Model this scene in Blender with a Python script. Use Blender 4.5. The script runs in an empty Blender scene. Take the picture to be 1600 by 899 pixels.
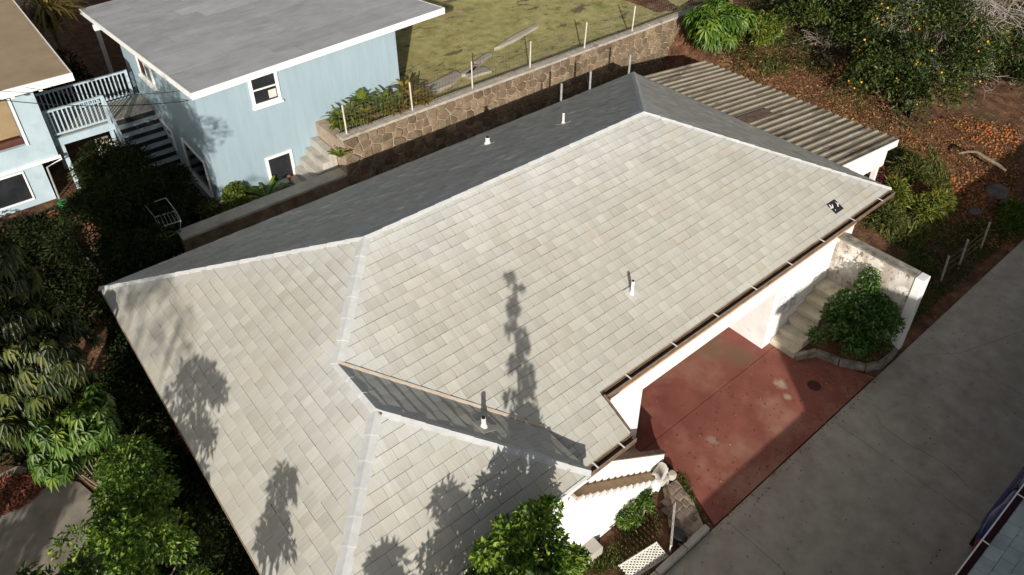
import bpy, math, random
import numpy as np
from mathutils import Matrix, Vector

# ------------------------------------------------------------------ camera, sky, sun
scene = bpy.context.scene
H = 14.6                                    # camera height over the red slab (z = 0)
FPX, CX, CY = 1179.855, 800.0, 317.71       # focal length and principal point of the 1600 px photograph
def _rot(pitch, roll, yaw):
    cp, sp = math.cos(pitch), math.sin(pitch); cr, sr = math.cos(roll), math.sin(roll)
    cw, sw = math.cos(yaw), math.sin(yaw)
    r = np.array([1, 0, 0.]); u = np.array([0, sp, cp]); fw = np.array([0, cp, -sp])
    Rz = np.array([[cw, -sw, 0], [sw, cw, 0], [0, 0, 1]])
    return Rz @ np.stack([cr*r + sr*u, -sr*r + cr*u, -fw], 1)
R = _rot(0.612513361, -0.00467560667, -0.685804069)
cd = bpy.data.cameras.new('camera'); cam = bpy.data.objects.new('camera', cd)
scene.collection.objects.link(cam); scene.camera = cam
cd.sensor_width = 36; cd.lens = FPX/1600*36; cd.shift_y = (CY-449.5)/1600
cd.clip_start = 0.1; cd.clip_end = 500
m4 = Matrix.Identity(4)
for i in range(3):
    for j in range(3): m4[i][j] = R[i, j]
m4.translation = (0, 0, H); cam.matrix_world = m4

SUN_AZ, SUN_EL = math.radians(53), math.radians(20)
SD = np.array([math.cos(SUN_AZ)*math.cos(SUN_EL), math.sin(SUN_AZ)*math.cos(SUN_EL), -math.sin(SUN_EL)])
world = bpy.data.worlds.new('World'); scene.world = world; world.use_nodes = True
wn = world.node_tree.nodes; wl = world.node_tree.links
sky = wn.new('ShaderNodeTexSky'); sky.sky_type = 'NISHITA'; sky.sun_disc = False
sky.sun_elevation = SUN_EL; sky.sun_rotation = math.atan2(-SD[0], -SD[1])
sky.dust_density = 2.5; sky.ozone_density = .6
hs = wn.new('ShaderNodeHueSaturation'); hs.inputs['Saturation'].default_value = .36; wl.new(sky.outputs[0], hs.inputs['Color']); wl.new(hs.outputs[0], wn['Background'].inputs[0]); wn['Background'].inputs[1].default_value = 0.066
sd = bpy.data.lights.new('sun', 'SUN'); sun = bpy.data.objects.new('sun', sd); scene.collection.objects.link(sun)
sd.energy = 4.6; sd.angle = math.radians(0.53); sd.color = (1.0, 0.945, 0.86)
sun.rotation_euler = Vector(SD).to_track_quat('-Z', 'Y').to_euler(); sun.location = (-20, -20, 40)
vs = scene.view_settings; vs.view_transform = 'Standard'; vs.look = 'None'; vs.exposure = 0.33; vs.gamma = 1; vs.use_curve_mapping = False

rng = np.random.default_rng(7); random.seed(7)

# ------------------------------------------------------------------ photograph pixel -> place
def ray(x, y): return R @ np.array([x-CX, -(y-CY), -FPX])
def at(x, y, z):
    d = ray(x, y); return np.array([0, 0, H]) + (z-H)/d[2]*d
def aty(x, y, Y):
    d = ray(x, y); return np.array([0, 0, H]) + Y/d[1]*d
def atx(x, y, X):
    d = ray(x, y); return np.array([0, 0, H]) + X/d[0]*d
def proj(p):
    c = R.T @ (np.asarray(p, float)-np.array([0, 0, H])); return CX+FPX*c[0]/-c[2], CY-FPX*c[1]/-c[2]

# ------------------------------------------------------------------ materials
MATS = {}
def mat(name, cols, scale=3.0, detail=5, rough=.8, bump=0., bscale=None, stretch=(1, 1, 1), tint=False,
        metal=0., blot=None, rnd=0., trans=None, spec=.3, bdist=.02, spots=()):
    """cols: list of (pos, rgb) over a noise; blot: (rgb, scale, threshold, softness); spots: (x, y, r, rgb)"""
    m = bpy.data.materials.new(name); m.use_nodes = True; N = m.node_tree.nodes; L = m.node_tree.links
    b = N['Principled BSDF']; b.inputs['Roughness'].default_value = rough; b.inputs['Metallic'].default_value = metal
    b.inputs['Specular IOR Level'].default_value = spec
    tc = N.new('ShaderNodeTexCoord'); mp = N.new('ShaderNodeMapping'); mp.inputs['Scale'].default_value = stretch
    L.new(tc.outputs['Object'], mp.inputs[0])
    def noise(sc, det, vec):
        n = N.new('ShaderNodeTexNoise'); n.inputs['Scale'].default_value = sc; n.inputs['Detail'].default_value = det
        n.inputs['Roughness'].default_value = .6; L.new(vec, n.inputs['Vector']); return n
    n = noise(scale, detail, mp.outputs[0])
    r = N.new('ShaderNodeValToRGB'); L.new(n.outputs['Fac'], r.inputs[0])
    el = r.color_ramp.elements
    while len(el) < len(cols): el.new(.5)
    for e, (p, c) in zip(el, cols): e.position = p; e.color = (*c, 1)
    out = r.outputs[0]
    def mix(a, c, fac, mode='MIX'):
        x = N.new('ShaderNodeMix'); x.data_type = 'RGBA'; x.blend_type = mode
        if isinstance(fac, float): x.inputs[0].default_value = fac
        else: L.new(fac, x.inputs[0])
        L.new(a, x.inputs[6])
        if isinstance(c, tuple): x.inputs[7].default_value = (*c, 1)
        else: L.new(c, x.inputs[7])
        return x.outputs[2]
    for bl in (blot if isinstance(blot, list) else [blot] if blot else []):
        col, sc, th, so = bl[:4]
        v = tc.outputs['Object']
        if len(bl) > 4:
            mp2 = N.new('ShaderNodeMapping'); mp2.inputs['Scale'].default_value = bl[4]; mp2.inputs['Location'].default_value = (3.7, 1.3, 0)
            L.new(v, mp2.inputs[0]); v = mp2.outputs[0]
        n2 = noise(sc, 4, v); mr = N.new('ShaderNodeMapRange'); L.new(n2.outputs['Fac'], mr.inputs[0])
        mr.inputs[1].default_value = th; mr.inputs[2].default_value = th+so; mr.inputs[4].default_value = bl[5] if len(bl) > 5 else 1
        out = mix(out, col, mr.outputs[0])
    for (sx, sy, sr, col) in spots:
        n3 = noise(4., 4, tc.outputs['Object'])
        vm = N.new('ShaderNodeVectorMath'); vm.operation = 'DISTANCE'; vm.inputs[1].default_value = (sx, sy, 0); L.new(tc.outputs['Object'], vm.inputs[0])
        ad = N.new('ShaderNodeMath'); ad.operation = 'MULTIPLY_ADD'; ad.inputs[1].default_value = sr*1.2; L.new(n3.outputs['Fac'], ad.inputs[0]); L.new(vm.outputs['Value'], ad.inputs[2])
        mr = N.new('ShaderNodeMapRange'); L.new(ad.outputs[0], mr.inputs[0]); mr.inputs[1].default_value = sr*1.6; mr.inputs[2].default_value = sr*1.0
        mr.inputs[4].default_value = .75
        out = mix(out, col, mr.outputs[0])
    if tint:
        a = N.new('ShaderNodeAttribute'); a.attribute_name = 'tint'; out = mix(out, a.outputs['Color'], 1.0, 'MULTIPLY')
    if rnd:
        oi = N.new('ShaderNodeObjectInfo'); mr = N.new('ShaderNodeMapRange'); L.new(oi.outputs['Random'], mr.inputs[0])
        mr.inputs[3].default_value = 1-rnd; mr.inputs[4].default_value = 1+rnd
        cc = N.new('ShaderNodeCombineColor'); [L.new(mr.outputs[0], cc.inputs[k]) for k in range(3)]
        out = mix(out, cc.outputs[0], 1.0, 'MULTIPLY')
    L.new(out, b.inputs['Base Color'])
    if bump:
        nb = noise(bscale or scale*3, 6, mp.outputs[0]); bp = N.new('ShaderNodeBump'); bp.inputs['Strength'].default_value = bump
        bp.inputs['Distance'].default_value = bdist; L.new(nb.outputs['Fac'], bp.inputs['Height']); L.new(bp.outputs[0], b.inputs['Normal'])
    if trans:
        t = N.new('ShaderNodeBsdfTranslucent'); mx = N.new('ShaderNodeMixShader'); mx.inputs[0].default_value = trans
        g = N.new('ShaderNodeMix'); g.data_type = 'RGBA'; g.blend_type = 'MULTIPLY'; g.inputs[0].default_value = 1; L.new(out, g.inputs[6]); g.inputs[7].default_value = (1.5, 1.5, .6, 1)
        L.new(g.outputs[2], t.inputs[0]); L.new(b.outputs[0], mx.inputs[1]); L.new(t.outputs[0], mx.inputs[2])
        L.new(mx.outputs[0], N['Material Output'].inputs[0])
    MATS[name] = m; return m

mat('shingle_ns', [(.3, (.425, .42, .388)), (.7, (.51, .505, .472))], 1.0, 6, .62, .18, 1.0, (38, 1.6, 1.6), tint=True, bdist=.006,
    blot=[((.44, .375, .28), 1.1, .52, .25, (1, 1, 1), .45), ((.36, .31, .24), 1.0, .62, .12, (3.5, 30, 3.5), .35)])
mat('shingle_ew', [(.3, (.425, .42, .388)), (.7, (.51, .505, .472))], 1.0, 6, .62, .18, 1.0, (1.6, 38, 1.6), tint=True, bdist=.006,
    blot=[((.44, .375, .28), 1.1, .52, .25, (1, 1, 1), .45), ((.36, .31, .24), 1.0, .62, .12, (30, 3.5, 3.5), .35)])
mat('roof_deck', [(.3, (.20, .16, .11)), (.7, (.32, .26, .19))], 4, rough=.9)
mat('cap_metal', [(.3, (.45, .455, .45)), (.7, (.56, .565, .56))], 5, 5, .5, .15, 14, tint=True)
mat('valley_metal', [(.3, (.46, .38, .29)), (.7, (.56, .49, .40))], 6, rough=.6)
mat('gutter', [(.3, (.09, .055, .035)), (.7, (.20, .14, .10))], 8, rough=.6)
mat('gutter_lip', [(.3, (.20, .145, .105)), (.7, (.32, .25, .19))], 6, rough=.6)
mat('white_paint', [(.3, (.70, .69, .66)), (.7, (.80, .79, .77))], 3, 5, .65, .06, 30)
mat('white_stucco', [(.3, (.70, .69, .67)), (.7, (.82, .81, .79))], 2.5, 6, .85, .25, 40,
    blot=[((.42, .37, .30), 5., .66, .06, (1, 1, 2.2), .6), ((.60, .55, .48), 1.2, .58, .2, (1, 1, .5), .5)])
mat('stained_stucco', [(.3, (.46, .42, .37)), (.7, (.68, .64, .58))], 2.0, 8, .9, .4, 30,
    blot=[((.30, .24, .18), 1.5, .50, .14, (1, 1.8, .6), .8), ((.74, .71, .66), 1.1, .55, .04, (1, 1.2, 1), .9), ((.13, .10, .075), 3.2, .585, .06, (1, 2.2, .8), .85), ((.16, .13, .10), 9., .60, .05, (1, 1, 1), .8)])
mat('mossy_top', [(.3, (.10, .09, .075)), (.6, (.26, .24, .20)), (.8, (.40, .38, .34))], 5, 6, .95, .4, 30)
mat('brown_trim', [(.3, (.42, .25, .14)), (.7, (.56, .38, .24))], 7, rough=.8)
mat('pipe_white', [(.3, (.62, .60, .55)), (.7, (.74, .72, .68))], 9, rough=.5)
mat('pipe_black', [(.3, (.01, .01, .01)), (.7, (.02, .02, .02))], 9, rough=.8)
mat('galv', [(.3, (.36, .36, .36)), (.7, (.52, .51, .50))], 9, rough=.45, metal=.4)
mat('rusty', [(.3, (.16, .08, .04)), (.7, (.30, .20, .13))], 12, rough=.8)
mat('red_slab', [(.3, (.185, .055, .040)), (.7, (.265, .092, .068))], 1.3, 10, .75, .12, 25,
    blot=[((.40, .235, .165), .6, .50, .22, (1, 1, 1), .65), ((.17, .062, .045), .9, .58, .15, (1, 1, 1), .5), ((.50, .40, .33), 16, .68, .05, (1, 1, 1), .6), ((.12, .05, .035), 3.6, .66, .06, (1, 1, 1), .5)],
    spots=[(13.33, 5.7, .20, (.40, .33, .25)), (13.1, 5.35, .12, (.38, .31, .24)), (10.65, 5.70, .15, (.31, .22, .17)), (13.3, 6.95, .55, (.17, .11, .065)), (13.0, 7.6, .6, (.17, .11, .065))])
mat('concrete', [(.25, (.27, .238, .195)), (.75, (.43, .395, .335))], 2.2, 9, .85, .2, 30,
    blot=[((.17, .135, .10), .45, .52, .25, (1, 1, 1), .5), ((.44, .41, .36), .9, .56, .15, (1, 1, 1), .6), ((.13, .105, .08), 2.4, .60, .12, (1, 1, 1), .3), ((.07, .055, .045), 6, .70, .05, (1, 1, 1), .7)])
mat('concrete_light', [(.3, (.34, .31, .26)), (.7, (.48, .45, .40))], 2.5, 8, .9, .25, 30, blot=[((.20, .17, .13), 3., .60, .12, (1, 1, 1), .6)])
mat('concrete_yard', [(.3, (.20, .175, .14)), (.7, (.32, .285, .235))], 2.0, 9, .9, .25, 30, blot=[((.12, .095, .07), 1.5, .54, .15, (1, 1, 1), .6), ((.06, .04, .03), 7, .66, .05, (1, 1, 1), .7)])
mat('cream_step', [(.3, (.44, .39, .29)), (.7, (.60, .55, .44))], 3, 7, .9, .2, 30, blot=[((.20, .15, .09), 2.4, .56, .12, (1, 1, 1), .7)])
mat('tan_step', [(.3, (.40, .26, .15)), (.7, (.54, .38, .25))], 4, 6, .85, .15, 25)
mat('dirt', [(.28, (.045, .022, .012)), (.48, (.11, .05, .026)), (.6, (.17, .085, .045)), (.78, (.26, .16, .09))], 2.6, 12, .97, 1.0, 12, bdist=.08,
    blot=[((.06, .065, .02), .7, .57, .12, (1, 1, 1), .6), ((.34, .24, .14), 9, .63, .06, (1, 1, 1), .7), ((.03, .016, .01), 6, .62, .06, (1, 1, 1), .7)])
mat('lawn', [(.3, (.20, .20, .062)), (.5, (.33, .30, .115)), (.75, (.46, .39, .20))], 2.2, 10, .95, .7, 30, bdist=.03,
    blot=[((.34, .24, .12), .5, .56, .14, (1, 1, 1), .5), ((.12, .16, .035), .7, .60, .1, (1, 1, 1), .6), ((.10, .07, .052), .8, .60, .05, (1, 1.8, 1), .85), ((.09, .062, .045), 1.7, .62, .06, (1, 1.8, 1), .8), ((.09, .065, .045), 3.3, .66, .03, (1, 1.6, 1), .7)])
mat('mortar', [(.3, (.27, .205, .14)), (.7, (.42, .335, .25))], 8, rough=.95, bump=.4, bscale=40)
mat('stone', [(.25, (.10, .07, .044)), (.55, (.185, .135, .087)), (.8, (.28, .22, .155))], 3.2, 8, .9, .5, 16, rnd=.32,
    blot=[((.30, .26, .20), 6, .66, .08, (1, 1, 1), .5)])
mat('wall_cap', [(.3, (.30, .265, .215)), (.7, (.46, .42, .36))], 5, 8, .95, .4, 30, blot=[((.13, .11, .085), 3., .58, .1, (1, 1, 1), .6)])
mat('corrugated', [(.3, (.22, .185, .13)), (.7, (.33, .285, .215))], 1.2, 7, .7, .1, 20, (.5, 2, 1),
    blot=[((.055, .042, .032), .9, .50, .16, (.55, 3.2, 1), .8), ((.38, .37, .36), 2.2, .62, .05, (.7, 3, 1), .6), ((.035, .027, .022), 1.6, .60, .1, (.5, 4, 1), .75)])
mat('blue_siding', [(.3, (.26, .345, .39)), (.7, (.305, .39, .435))], 1.2, 7, .75, .15, 2.5, (6, 6, .6), bdist=.01,
    blot=[((.345, .43, .475), 1.1, .55, .3, (3, 3, .35), .4), ((.23, .31, .355), .6, .58, .3, (1, 1, 1), .35)])
mat('pale_blue', [(.3, (.33, .42, .47)), (.7, (.43, .52, .565))], 1.6, 7, .7, .08, 20, blot=[((.26, .34, .39), .9, .55, .2, (1, 1, 1), .5)])
mat('rolled_roof', [(.3, (.35, .352, .36)), (.7, (.45, .452, .458))], 1.6, 10, .9, .25, 60, (1, 1, 1), tint=True, bdist=.004,
    blot=[((.25, .252, .258), .6, .53, .2, (1, 2.5, 1), .55), ((.54, .54, .545), .8, .60, .15, (1, 2.5, 1), .4)])
mat('tan_roof', [(.3, (.27, .20, .125)), (.7, (.34, .26, .17))], 1.5, 9, .92, .25, 50, bdist=.004, blot=[((.20, .15, .095), .8, .6, .1, (1, 4, 1), .4)])
mat('dark_glass', [(.3, (.012, .014, .016)), (.7, (.03, .032, .035))], 2, rough=.12, spec=.5)
mat('curtain', [(.3, (.55, .48, .44)), (.7, (.66, .60, .56))], 5, rough=.9)
mat('tan_shade', [(.3, (.24, .17, .09)), (.7, (.30, .22, .13))], 2, rough=.9)
mat('dark_wood', [(.3, (.06, .02, .012)), (.7, (.12, .05, .03))], 4, rough=.8)
mat('deck_wood', [(.3, (.20, .19, .165)), (.7, (.33, .31, .27))], 4, 7, .85, .2, 20, (1, 6, 1))
mat('step_blue_shade', [(.3, (.20, .24, .255)), (.7, (.30, .345, .36))], 3, rough=.85)  # step colour taken darker for the shade beside the wall
mat('stair_gap_shade', [(.3, (.012, .014, .016)), (.7, (.025, .028, .03))], 3, rough=.9)  # near black, paints the shade between the open treads
mat('red_brick_floor', [(.3, (.22, .10, .055)), (.7, (.34, .18, .11))], 4, rough=.9)
mat('bark', [(.3, (.10, .075, .05)), (.7, (.25, .20, .15))], 9, 7, .95, .6, 30)
mat('bark_pale', [(.3, (.28, .24, .18)), (.7, (.46, .41, .33))], 9, 7, .95, .4, 30)
mat('dead_twig', [(.3, (.24, .20, .18)), (.7, (.40, .35, .32))], 9, rough=.95)
mat('orange_skin', [(.3, (.58, .22, .015)), (.7, (.70, .38, .04))], 6, 4, .5)
mat('rotten_orange', [(.3, (.20, .05, .018)), (.7, (.42, .14, .03))], 6, 4, .7)
mat('mulch', [(.3, (.10, .035, .02)), (.7, (.26, .10, .055))], 9, rough=.95, rnd=.3)
mat('rock', [(.3, (.16, .13, .10)), (.7, (.34, .28, .22))], 3, 8, .95, .6, 15)
mat('rock_shade', [(.3, (.07, .06, .055)), (.7, (.16, .14, .125))], 3, 8, .95, .6, 15)  # rock tone lowered to carry the shade near the fence
mat('lattice', [(.3, (.46, .45, .40)), (.7, (.62, .60, .54))], 8, rough=.8)
mat('plank', [(.3, (.30, .24, .17)), (.7, (.44, .37, .28))], 5, 6, .9, .2, 15)
mat('paver', [(.3, (.13, .09, .075)), (.7, (.26, .20, .165))], 4, 8, .92, .4, 25, rnd=.25)
mat('terracotta', [(.3, (.30, .10, .05)), (.7, (.40, .15, .08))], 4, rough=.85)
mat('green_plastic', [(.3, (.02, .22, .06)), (.7, (.03, .30, .09))], 3, rough=.4)
mat('black_plastic', [(.3, (.008, .008, .008)), (.7, (.02, .02, .02))], 3, rough=.5)
mat('blue_shingle', [(.3, (.27, .33, .355)), (.7, (.36, .425, .45))], 3, 7, .8, .3, 30, tint=True)
mat('maroon_gutter', [(.3, (.05, .008, .012)), (.7, (.08, .014, .018))], 4, rough=.5)
mat('car_blue', [(.3, (.004, .007, .085)), (.7, (.005, .009, .10))], 2, rough=.25, spec=.6)
mat('tyre', [(.3, (.012, .012, .012)), (.7, (.025, .025, .025))], 20, rough=.9)
mat('tail_red', [(.3, (.45, .02, .01)), (.7, (.5, .03, .015))], 3, rough=.2)
mat('wire', [(.3, (.10, .085, .07)), (.7, (.17, .14, .11))], 5, rough=.7)
mat('post_metal', [(.3, (.46, .41, .34)), (.7, (.60, .54, .46))], 5, rough=.7)
mat('dark_stain', [(.3, (.05, .02, .015)), (.7, (.08, .03, .022))], 5, rough=.9)
def leafmat(name, dark, mid, light, trans=.32, rough=.45, spec=.5):
    m = bpy.data.materials.new(name); m.use_nodes = True; N = m.node_tree.nodes; L = m.node_tree.links
    b = N['Principled BSDF']; b.inputs['Roughness'].default_value = rough; b.inputs['Specular IOR Level'].default_value = spec
    a = N.new('ShaderNodeAttribute'); a.attribute_name = 'tint'
    r = N.new('ShaderNodeValToRGB'); r.color_ramp.elements.new(.5)
    for e, (p, c) in zip(r.color_ramp.elements, ((0, dark), (.55, mid), (1, light))): e.position = p; e.color = (*c, 1)
    L.new(a.outputs['Fac'], r.inputs[0]); L.new(r.outputs[0], b.inputs['Base Color'])
    t = N.new('ShaderNodeBsdfTranslucent'); g = N.new('ShaderNodeMix'); g.data_type = 'RGBA'; g.blend_type = 'MULTIPLY'; g.inputs[0].default_value = 1
    L.new(r.outputs[0], g.inputs[6]); g.inputs[7].default_value = (1.5, 1.6, .5, 1); L.new(g.outputs[2], t.inputs[0])
    mx = N.new('ShaderNodeMixShader'); mx.inputs[0].default_value = trans; L.new(b.outputs[0], mx.inputs[1]); L.new(t.outputs[0], mx.inputs[2])
    L.new(mx.outputs[0], N['Material Output'].inputs[0]); MATS[name] = m
leafmat('leaf_green', (.018, .038, .006), (.058, .098, .012), (.17, .21, .03))
leafmat('leaf_front', (.03, .075, .009), (.11, .20, .02), (.28, .37, .05), .4)
leafmat('leaf_glossy', (.010, .020, .004), (.042, .062, .011), (.16, .17, .04), .22, .42, .4)
leafmat('leaf_bright', (.03, .07, .008), (.075, .15, .015), (.20, .27, .03))
leafmat('leaf_planter', (.018, .05, .008), (.045, .115, .014), (.13, .23, .03))
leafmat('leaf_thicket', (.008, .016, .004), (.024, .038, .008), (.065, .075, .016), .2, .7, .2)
leafmat('leaf_shade', (.006, .012, .003), (.014, .026, .006), (.036, .05, .011), .2, .75, .15)  # greens lowered near black, deep shade put into the leaf colour
leafmat('leaf_citrus', (.014, .028, .006), (.046, .072, .014), (.17, .18, .035), .25, .5, .3)
leafmat('leaf_yellow', (.06, .10, .012), (.14, .18, .02), (.32, .30, .05))
leafmat('leaf_croton', (.08, .03, .01), (.20, .15, .02), (.36, .26, .04))
leafmat('leaf_dry', (.10, .04, .018), (.24, .11, .045), (.42, .27, .13), .2, .7, .2)
leafmat('grass_blade', (.03, .05, .010), (.085, .105, .022), (.22, .20, .06), .3, .6, .3)
leafmat('lawn_blade', (.10, .11, .03), (.22, .21, .07), (.40, .35, .15), .3, .7, .2)
leafmat('palm_leaf', (.06, .05, .01), (.16, .12, .02), (.34, .22, .05))
leafmat('purple_leaf', (.04, .006, .010), (.09, .014, .02), (.14, .03, .035), .25)

# ------------------------------------------------------------------ object helpers
COL = scene.collection
def link(o, parent=None):
    COL.objects.link(o)
    if parent is not None:
        o.parent = parent
        if parent.type == 'EMPTY': o.matrix_parent_inverse = Matrix.Translation(parent.location).inverted()
    return o
def tag(o, label=None, cat=None, group=None, kind=None):
    if label: o['label'] = label
    if cat: o['category'] = cat
    if group: o['group'] = group
    if kind: o['kind'] = kind
    return o
def thing(name, loc, label, cat, group=None):
    o = bpy.data.objects.new(name, None); o.empty_display_size = .2; o.location = loc; COL.objects.link(o)
    return tag(o, label, cat, group)
V = lambda *a: np.array(a, float)
class MB:
    def __init__(s): s.v = []; s.f = []; s.t = []; s.smooth = False
    def add(s, vs, fs, tint=None):
        b = len(s.v); s.v += [tuple(map(float, p)) for p in vs]; s.f += [tuple(b+i for i in f) for f in fs]
        s.t += list(tint) if isinstance(tint, list) else [tint if tint is not None else (1, 1, 1)]*len(vs); return s
    def obox(s, O, A, B, C, tint=None):
        O, A, B, C = map(lambda q: np.asarray(q, float), (O, A, B, C))
        vs = [O, O+A, O+A+B, O+B, O+C, O+A+C, O+A+B+C, O+B+C]
        fs = [(0, 3, 2, 1), (4, 5, 6, 7), (0, 1, 5, 4), (1, 2, 6, 5), (2, 3, 7, 6), (3, 0, 4, 7)]
        if np.dot(np.cross(A, B), C) < 0: fs = [f[::-1] for f in fs]
        return s.add(vs, fs, tint)
    def box(s, x0, x1, y0, y1, z0, z1, tint=None):
        return s.obox((x0, y0, z0), (x1-x0, 0, 0), (0, y1-y0, 0), (0, 0, z1-z0), tint)
    def bar(s, a, b, w, h=None, up=(0, 0, 1)):
        a, b = np.asarray(a, float), np.asarray(b, float); h = h or w; d = b-a; n = d/np.linalg.norm(d)
        sd_ = np.cross(n, up)
        if np.linalg.norm(sd_) < 1e-3: sd_ = np.cross(n, (1, 0, 0))
        sd_ /= np.linalg.norm(sd_); u = np.cross(sd_, n)
        return s.obox(a-sd_*w/2-u*h/2, d, sd_*w, u*h)
    def tube(s, pts, rad, n=8, cap=True):
        pts = [np.asarray(p, float) for p in pts]; rad = rad if hasattr(rad, '__len__') else [rad]*len(pts)
        rings = []; ref = V(0, 0, 1)
        for i, p in enumerate(pts):
            d = pts[min(i+1, len(pts)-1)]-pts[max(i-1, 0)]; d = d/np.linalg.norm(d)
            a = np.cross(d, ref if abs(d[2]) < .9 else V(1, 0, 0)); a /= np.linalg.norm(a); b = np.cross(d, a)
            rings.append([p+rad[i]*(math.cos(2*math.pi*k/n)*a+math.sin(2*math.pi*k/n)*b) for k in range(n)])
        vs = [q for r in rings for q in r]; fs = []
        for i in range(len(pts)-1):
            for k in range(n): fs.append((i*n+k, (i+1)*n+k, (i+1)*n+(k+1) % n, i*n+(k+1) % n)[::-1])
        if cap: fs += [tuple(range(n)), tuple((len(pts)-1)*n+k for k in range(n))[::-1]]
        fs = [f[::-1] for f in fs]
        return s.add(vs, fs)
    def prism(s, poly, z0, z1, tint=None):
        """polygon (x, y) counter-clockwise, z0/z1 numbers or functions of (x, y)"""
        a = sum(poly[i][0]*poly[(i+1) % len(poly)][1]-poly[(i+1) % len(poly)][0]*poly[i][1] for i in range(len(poly)))
        if a < 0: poly = poly[::-1]
        g0 = z0 if callable(z0) else (lambda x, y: z0); g1 = z1 if callable(z1) else (lambda x, y: z1); n = len(poly)
        vs = [(x, y, g0(x, y)) for x, y in poly]+[(x, y, g1(x, y)) for x, y in poly]
        return s.add(vs, [tuple(range(n))[::-1], tuple(range(n, 2*n))]+[(i, (i+1) % n, n+(i+1) % n, n+i) for i in range(n)], tint)
    def mesh(s, name, m):
        me = bpy.data.meshes.new(name); me.from_pydata(s.v, [], s.f)
        ca = me.color_attributes.new('tint', 'FLOAT_COLOR', 'POINT')
        ca.data.foreach_set('color', np.array([(*t, 1) for t in s.t], np.float32).ravel())
        me.materials.append(MATS[m])
        if s.smooth: me.polygons.foreach_set('use_smooth', [True]*len(me.polygons))
        me.update(); return me
    def build(s, name, m, parent=None):
        return link(bpy.data.objects.new(name, s.mesh(name, m)), parent)
def bevel(o, w=.01, seg=2):
    md = o.modifiers.new('bevel', 'BEVEL'); md.width = w; md.segments = seg; md.limit_method = 'ANGLE'; return o
def np_obj(name, verts, faces, m, parent=None, tint=None, smooth=False):
    verts = np.asarray(verts, np.float32); faces = np.asarray(faces, np.int32); k = faces.shape[1]
    me = bpy.data.meshes.new(name); me.vertices.add(len(verts)); me.vertices.foreach_set('co', verts.ravel())
    me.loops.add(faces.size); me.loops.foreach_set('vertex_index', faces.ravel())
    me.polygons.add(len(faces)); me.polygons.foreach_set('loop_start', np.arange(0, faces.size, k, dtype=np.int32))
    if smooth: me.polygons.foreach_set('use_smooth', np.ones(len(faces), bool))
    if tint is not None:
        ca = me.color_attributes.new('tint', 'FLOAT_COLOR', 'POINT')
        c = np.ones((len(verts), 4), np.float32); c[:, :3] = np.asarray(tint)[:, None] if np.ndim(tint) == 1 else tint
        ca.data.foreach_set('color', c.ravel())
    me.materials.append(MATS[m]); me.update(calc_edges=True)
    return link(bpy.data.objects.new(name, me), parent)
def nrm(a): return a/np.maximum(np.linalg.norm(a, axis=-1, keepdims=True), 1e-9)

# ------------------------------------------------------------------ the setting: ground, lawn, drive, slab
def smooth(a, b, x): t = np.clip((x-a)/(b-a), 0, 1); return t*t*(3-2*t)
def gz(x, y):
    x = np.asarray(x, float); y = np.asarray(y, float)
    zr = np.interp(y, [4.3, 5.2, 6.5, 8.5, 12, 15, 18.5, 23], [0, .12, .35, .75, 1.3, 1.9, 2.75, 3.0])
    zl = np.interp(y, [15, 19, 30], [0, .45, .6])
    xa = 16.7+5.9*smooth(11, 13.5, y); w = smooth(xa, xa+1.8, x)
    z = zr*w + zl*(1-w)
    bump_ = .05*np.sin(x*1.7+np.sin(y*1.3))*np.sin(y*2.1+.7*np.sin(x*.9))+.03*np.sin(x*5.1+y*3.3)*np.sin(y*4.7)
    return z + np.where((w > .5) & (y > 5.2), bump_, 0) - .03
def grid(name, x0, x1, y0, y1, st, fz, m):
    xs = np.arange(x0, x1+st/2, st); ys = np.arange(y0, y1+st/2, st); X, Y = np.meshgrid(xs, ys)
    v = np.stack([X, Y, fz(X, Y)], -1).reshape(-1, 3); nx = len(xs)
    i = (np.arange(len(ys)-1)[:, None]*nx+np.arange(nx-1)[None]).ravel()
    o = np_obj(name, v, np.stack([i, i+1, i+nx+1, i+nx], 1), m, smooth=True); return tag(o, kind='structure')
grid('ground', -30, 62, -30, 62, .3, gz, 'dirt')
def lawnz(x, y):
    return 2.80+.02*np.sin(x*.9)+.02*np.sin(y*1.1+x*.4)+np.clip(y-24, 0, 40)*.02+ .012*np.sin(x*6+y*3)*np.sin(y*7)
grid('lawn', 8.75, 62, 18.85, 62, .25, lawnz, 'lawn')

# driveway: concrete bays with open joints
drive = MB(); drive.box(-14, 40, -1.29, 4.3, -.35, -.012); drive = tag(drive.build('driveway', 'concrete'), kind='structure')
xs_ = [-14, -9, -4.5, 0, 4.9, 9.25, 13.3, 17.6, 21.8, 26, 33, 40]
for a, b in zip(xs_[:-1], xs_[1:]):
    for ya, yb in ((-1.29, 4.29),):
        o = MB().box(a+.003, b-.003, ya, yb-.0, -.1, .004).build('concrete_bay', 'concrete', drive); bevel(o, .006, 1)
# red painted slab under and before the garage
slab = tag(MB().prism([(9.32, 4.32), (15.0, 4.32), (15.35, 4.36), (15.02, 5.14), (14.85, 5.76), (14.3, 6.0), (14.3, 6.72), (14.0, 6.72), (14.0, 12), (9.05, 12), (9.05, 6.6), (9.34, 6.3), (9.42, 5.6), (9.2, 5.0), (8.95, 4.32)], -.3, -.012).build('garage_slab', 'dark_stain'), kind='structure')
for ya, pl_ in ((0, [(8.97, 4.325), (15.33, 4.33), (15.0, 5.13), (14.83, 5.76), (14.29, 6.0), (14.29, 6.545), (9.1, 6.545), (9.33, 6.3), (9.41, 5.6), (9.2, 5.0)]), (1, [(9.06, 6.56), (14.29, 6.56), (14.29, 6.71), (13.98, 6.73), (13.98, 11.9), (9.06, 11.9)])):
    MB().prism(pl_, -.1, .006).build('red_bay', 'red_slab', slab)
d_ = MB(); c_ = at(1272, 603, .0)
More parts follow.
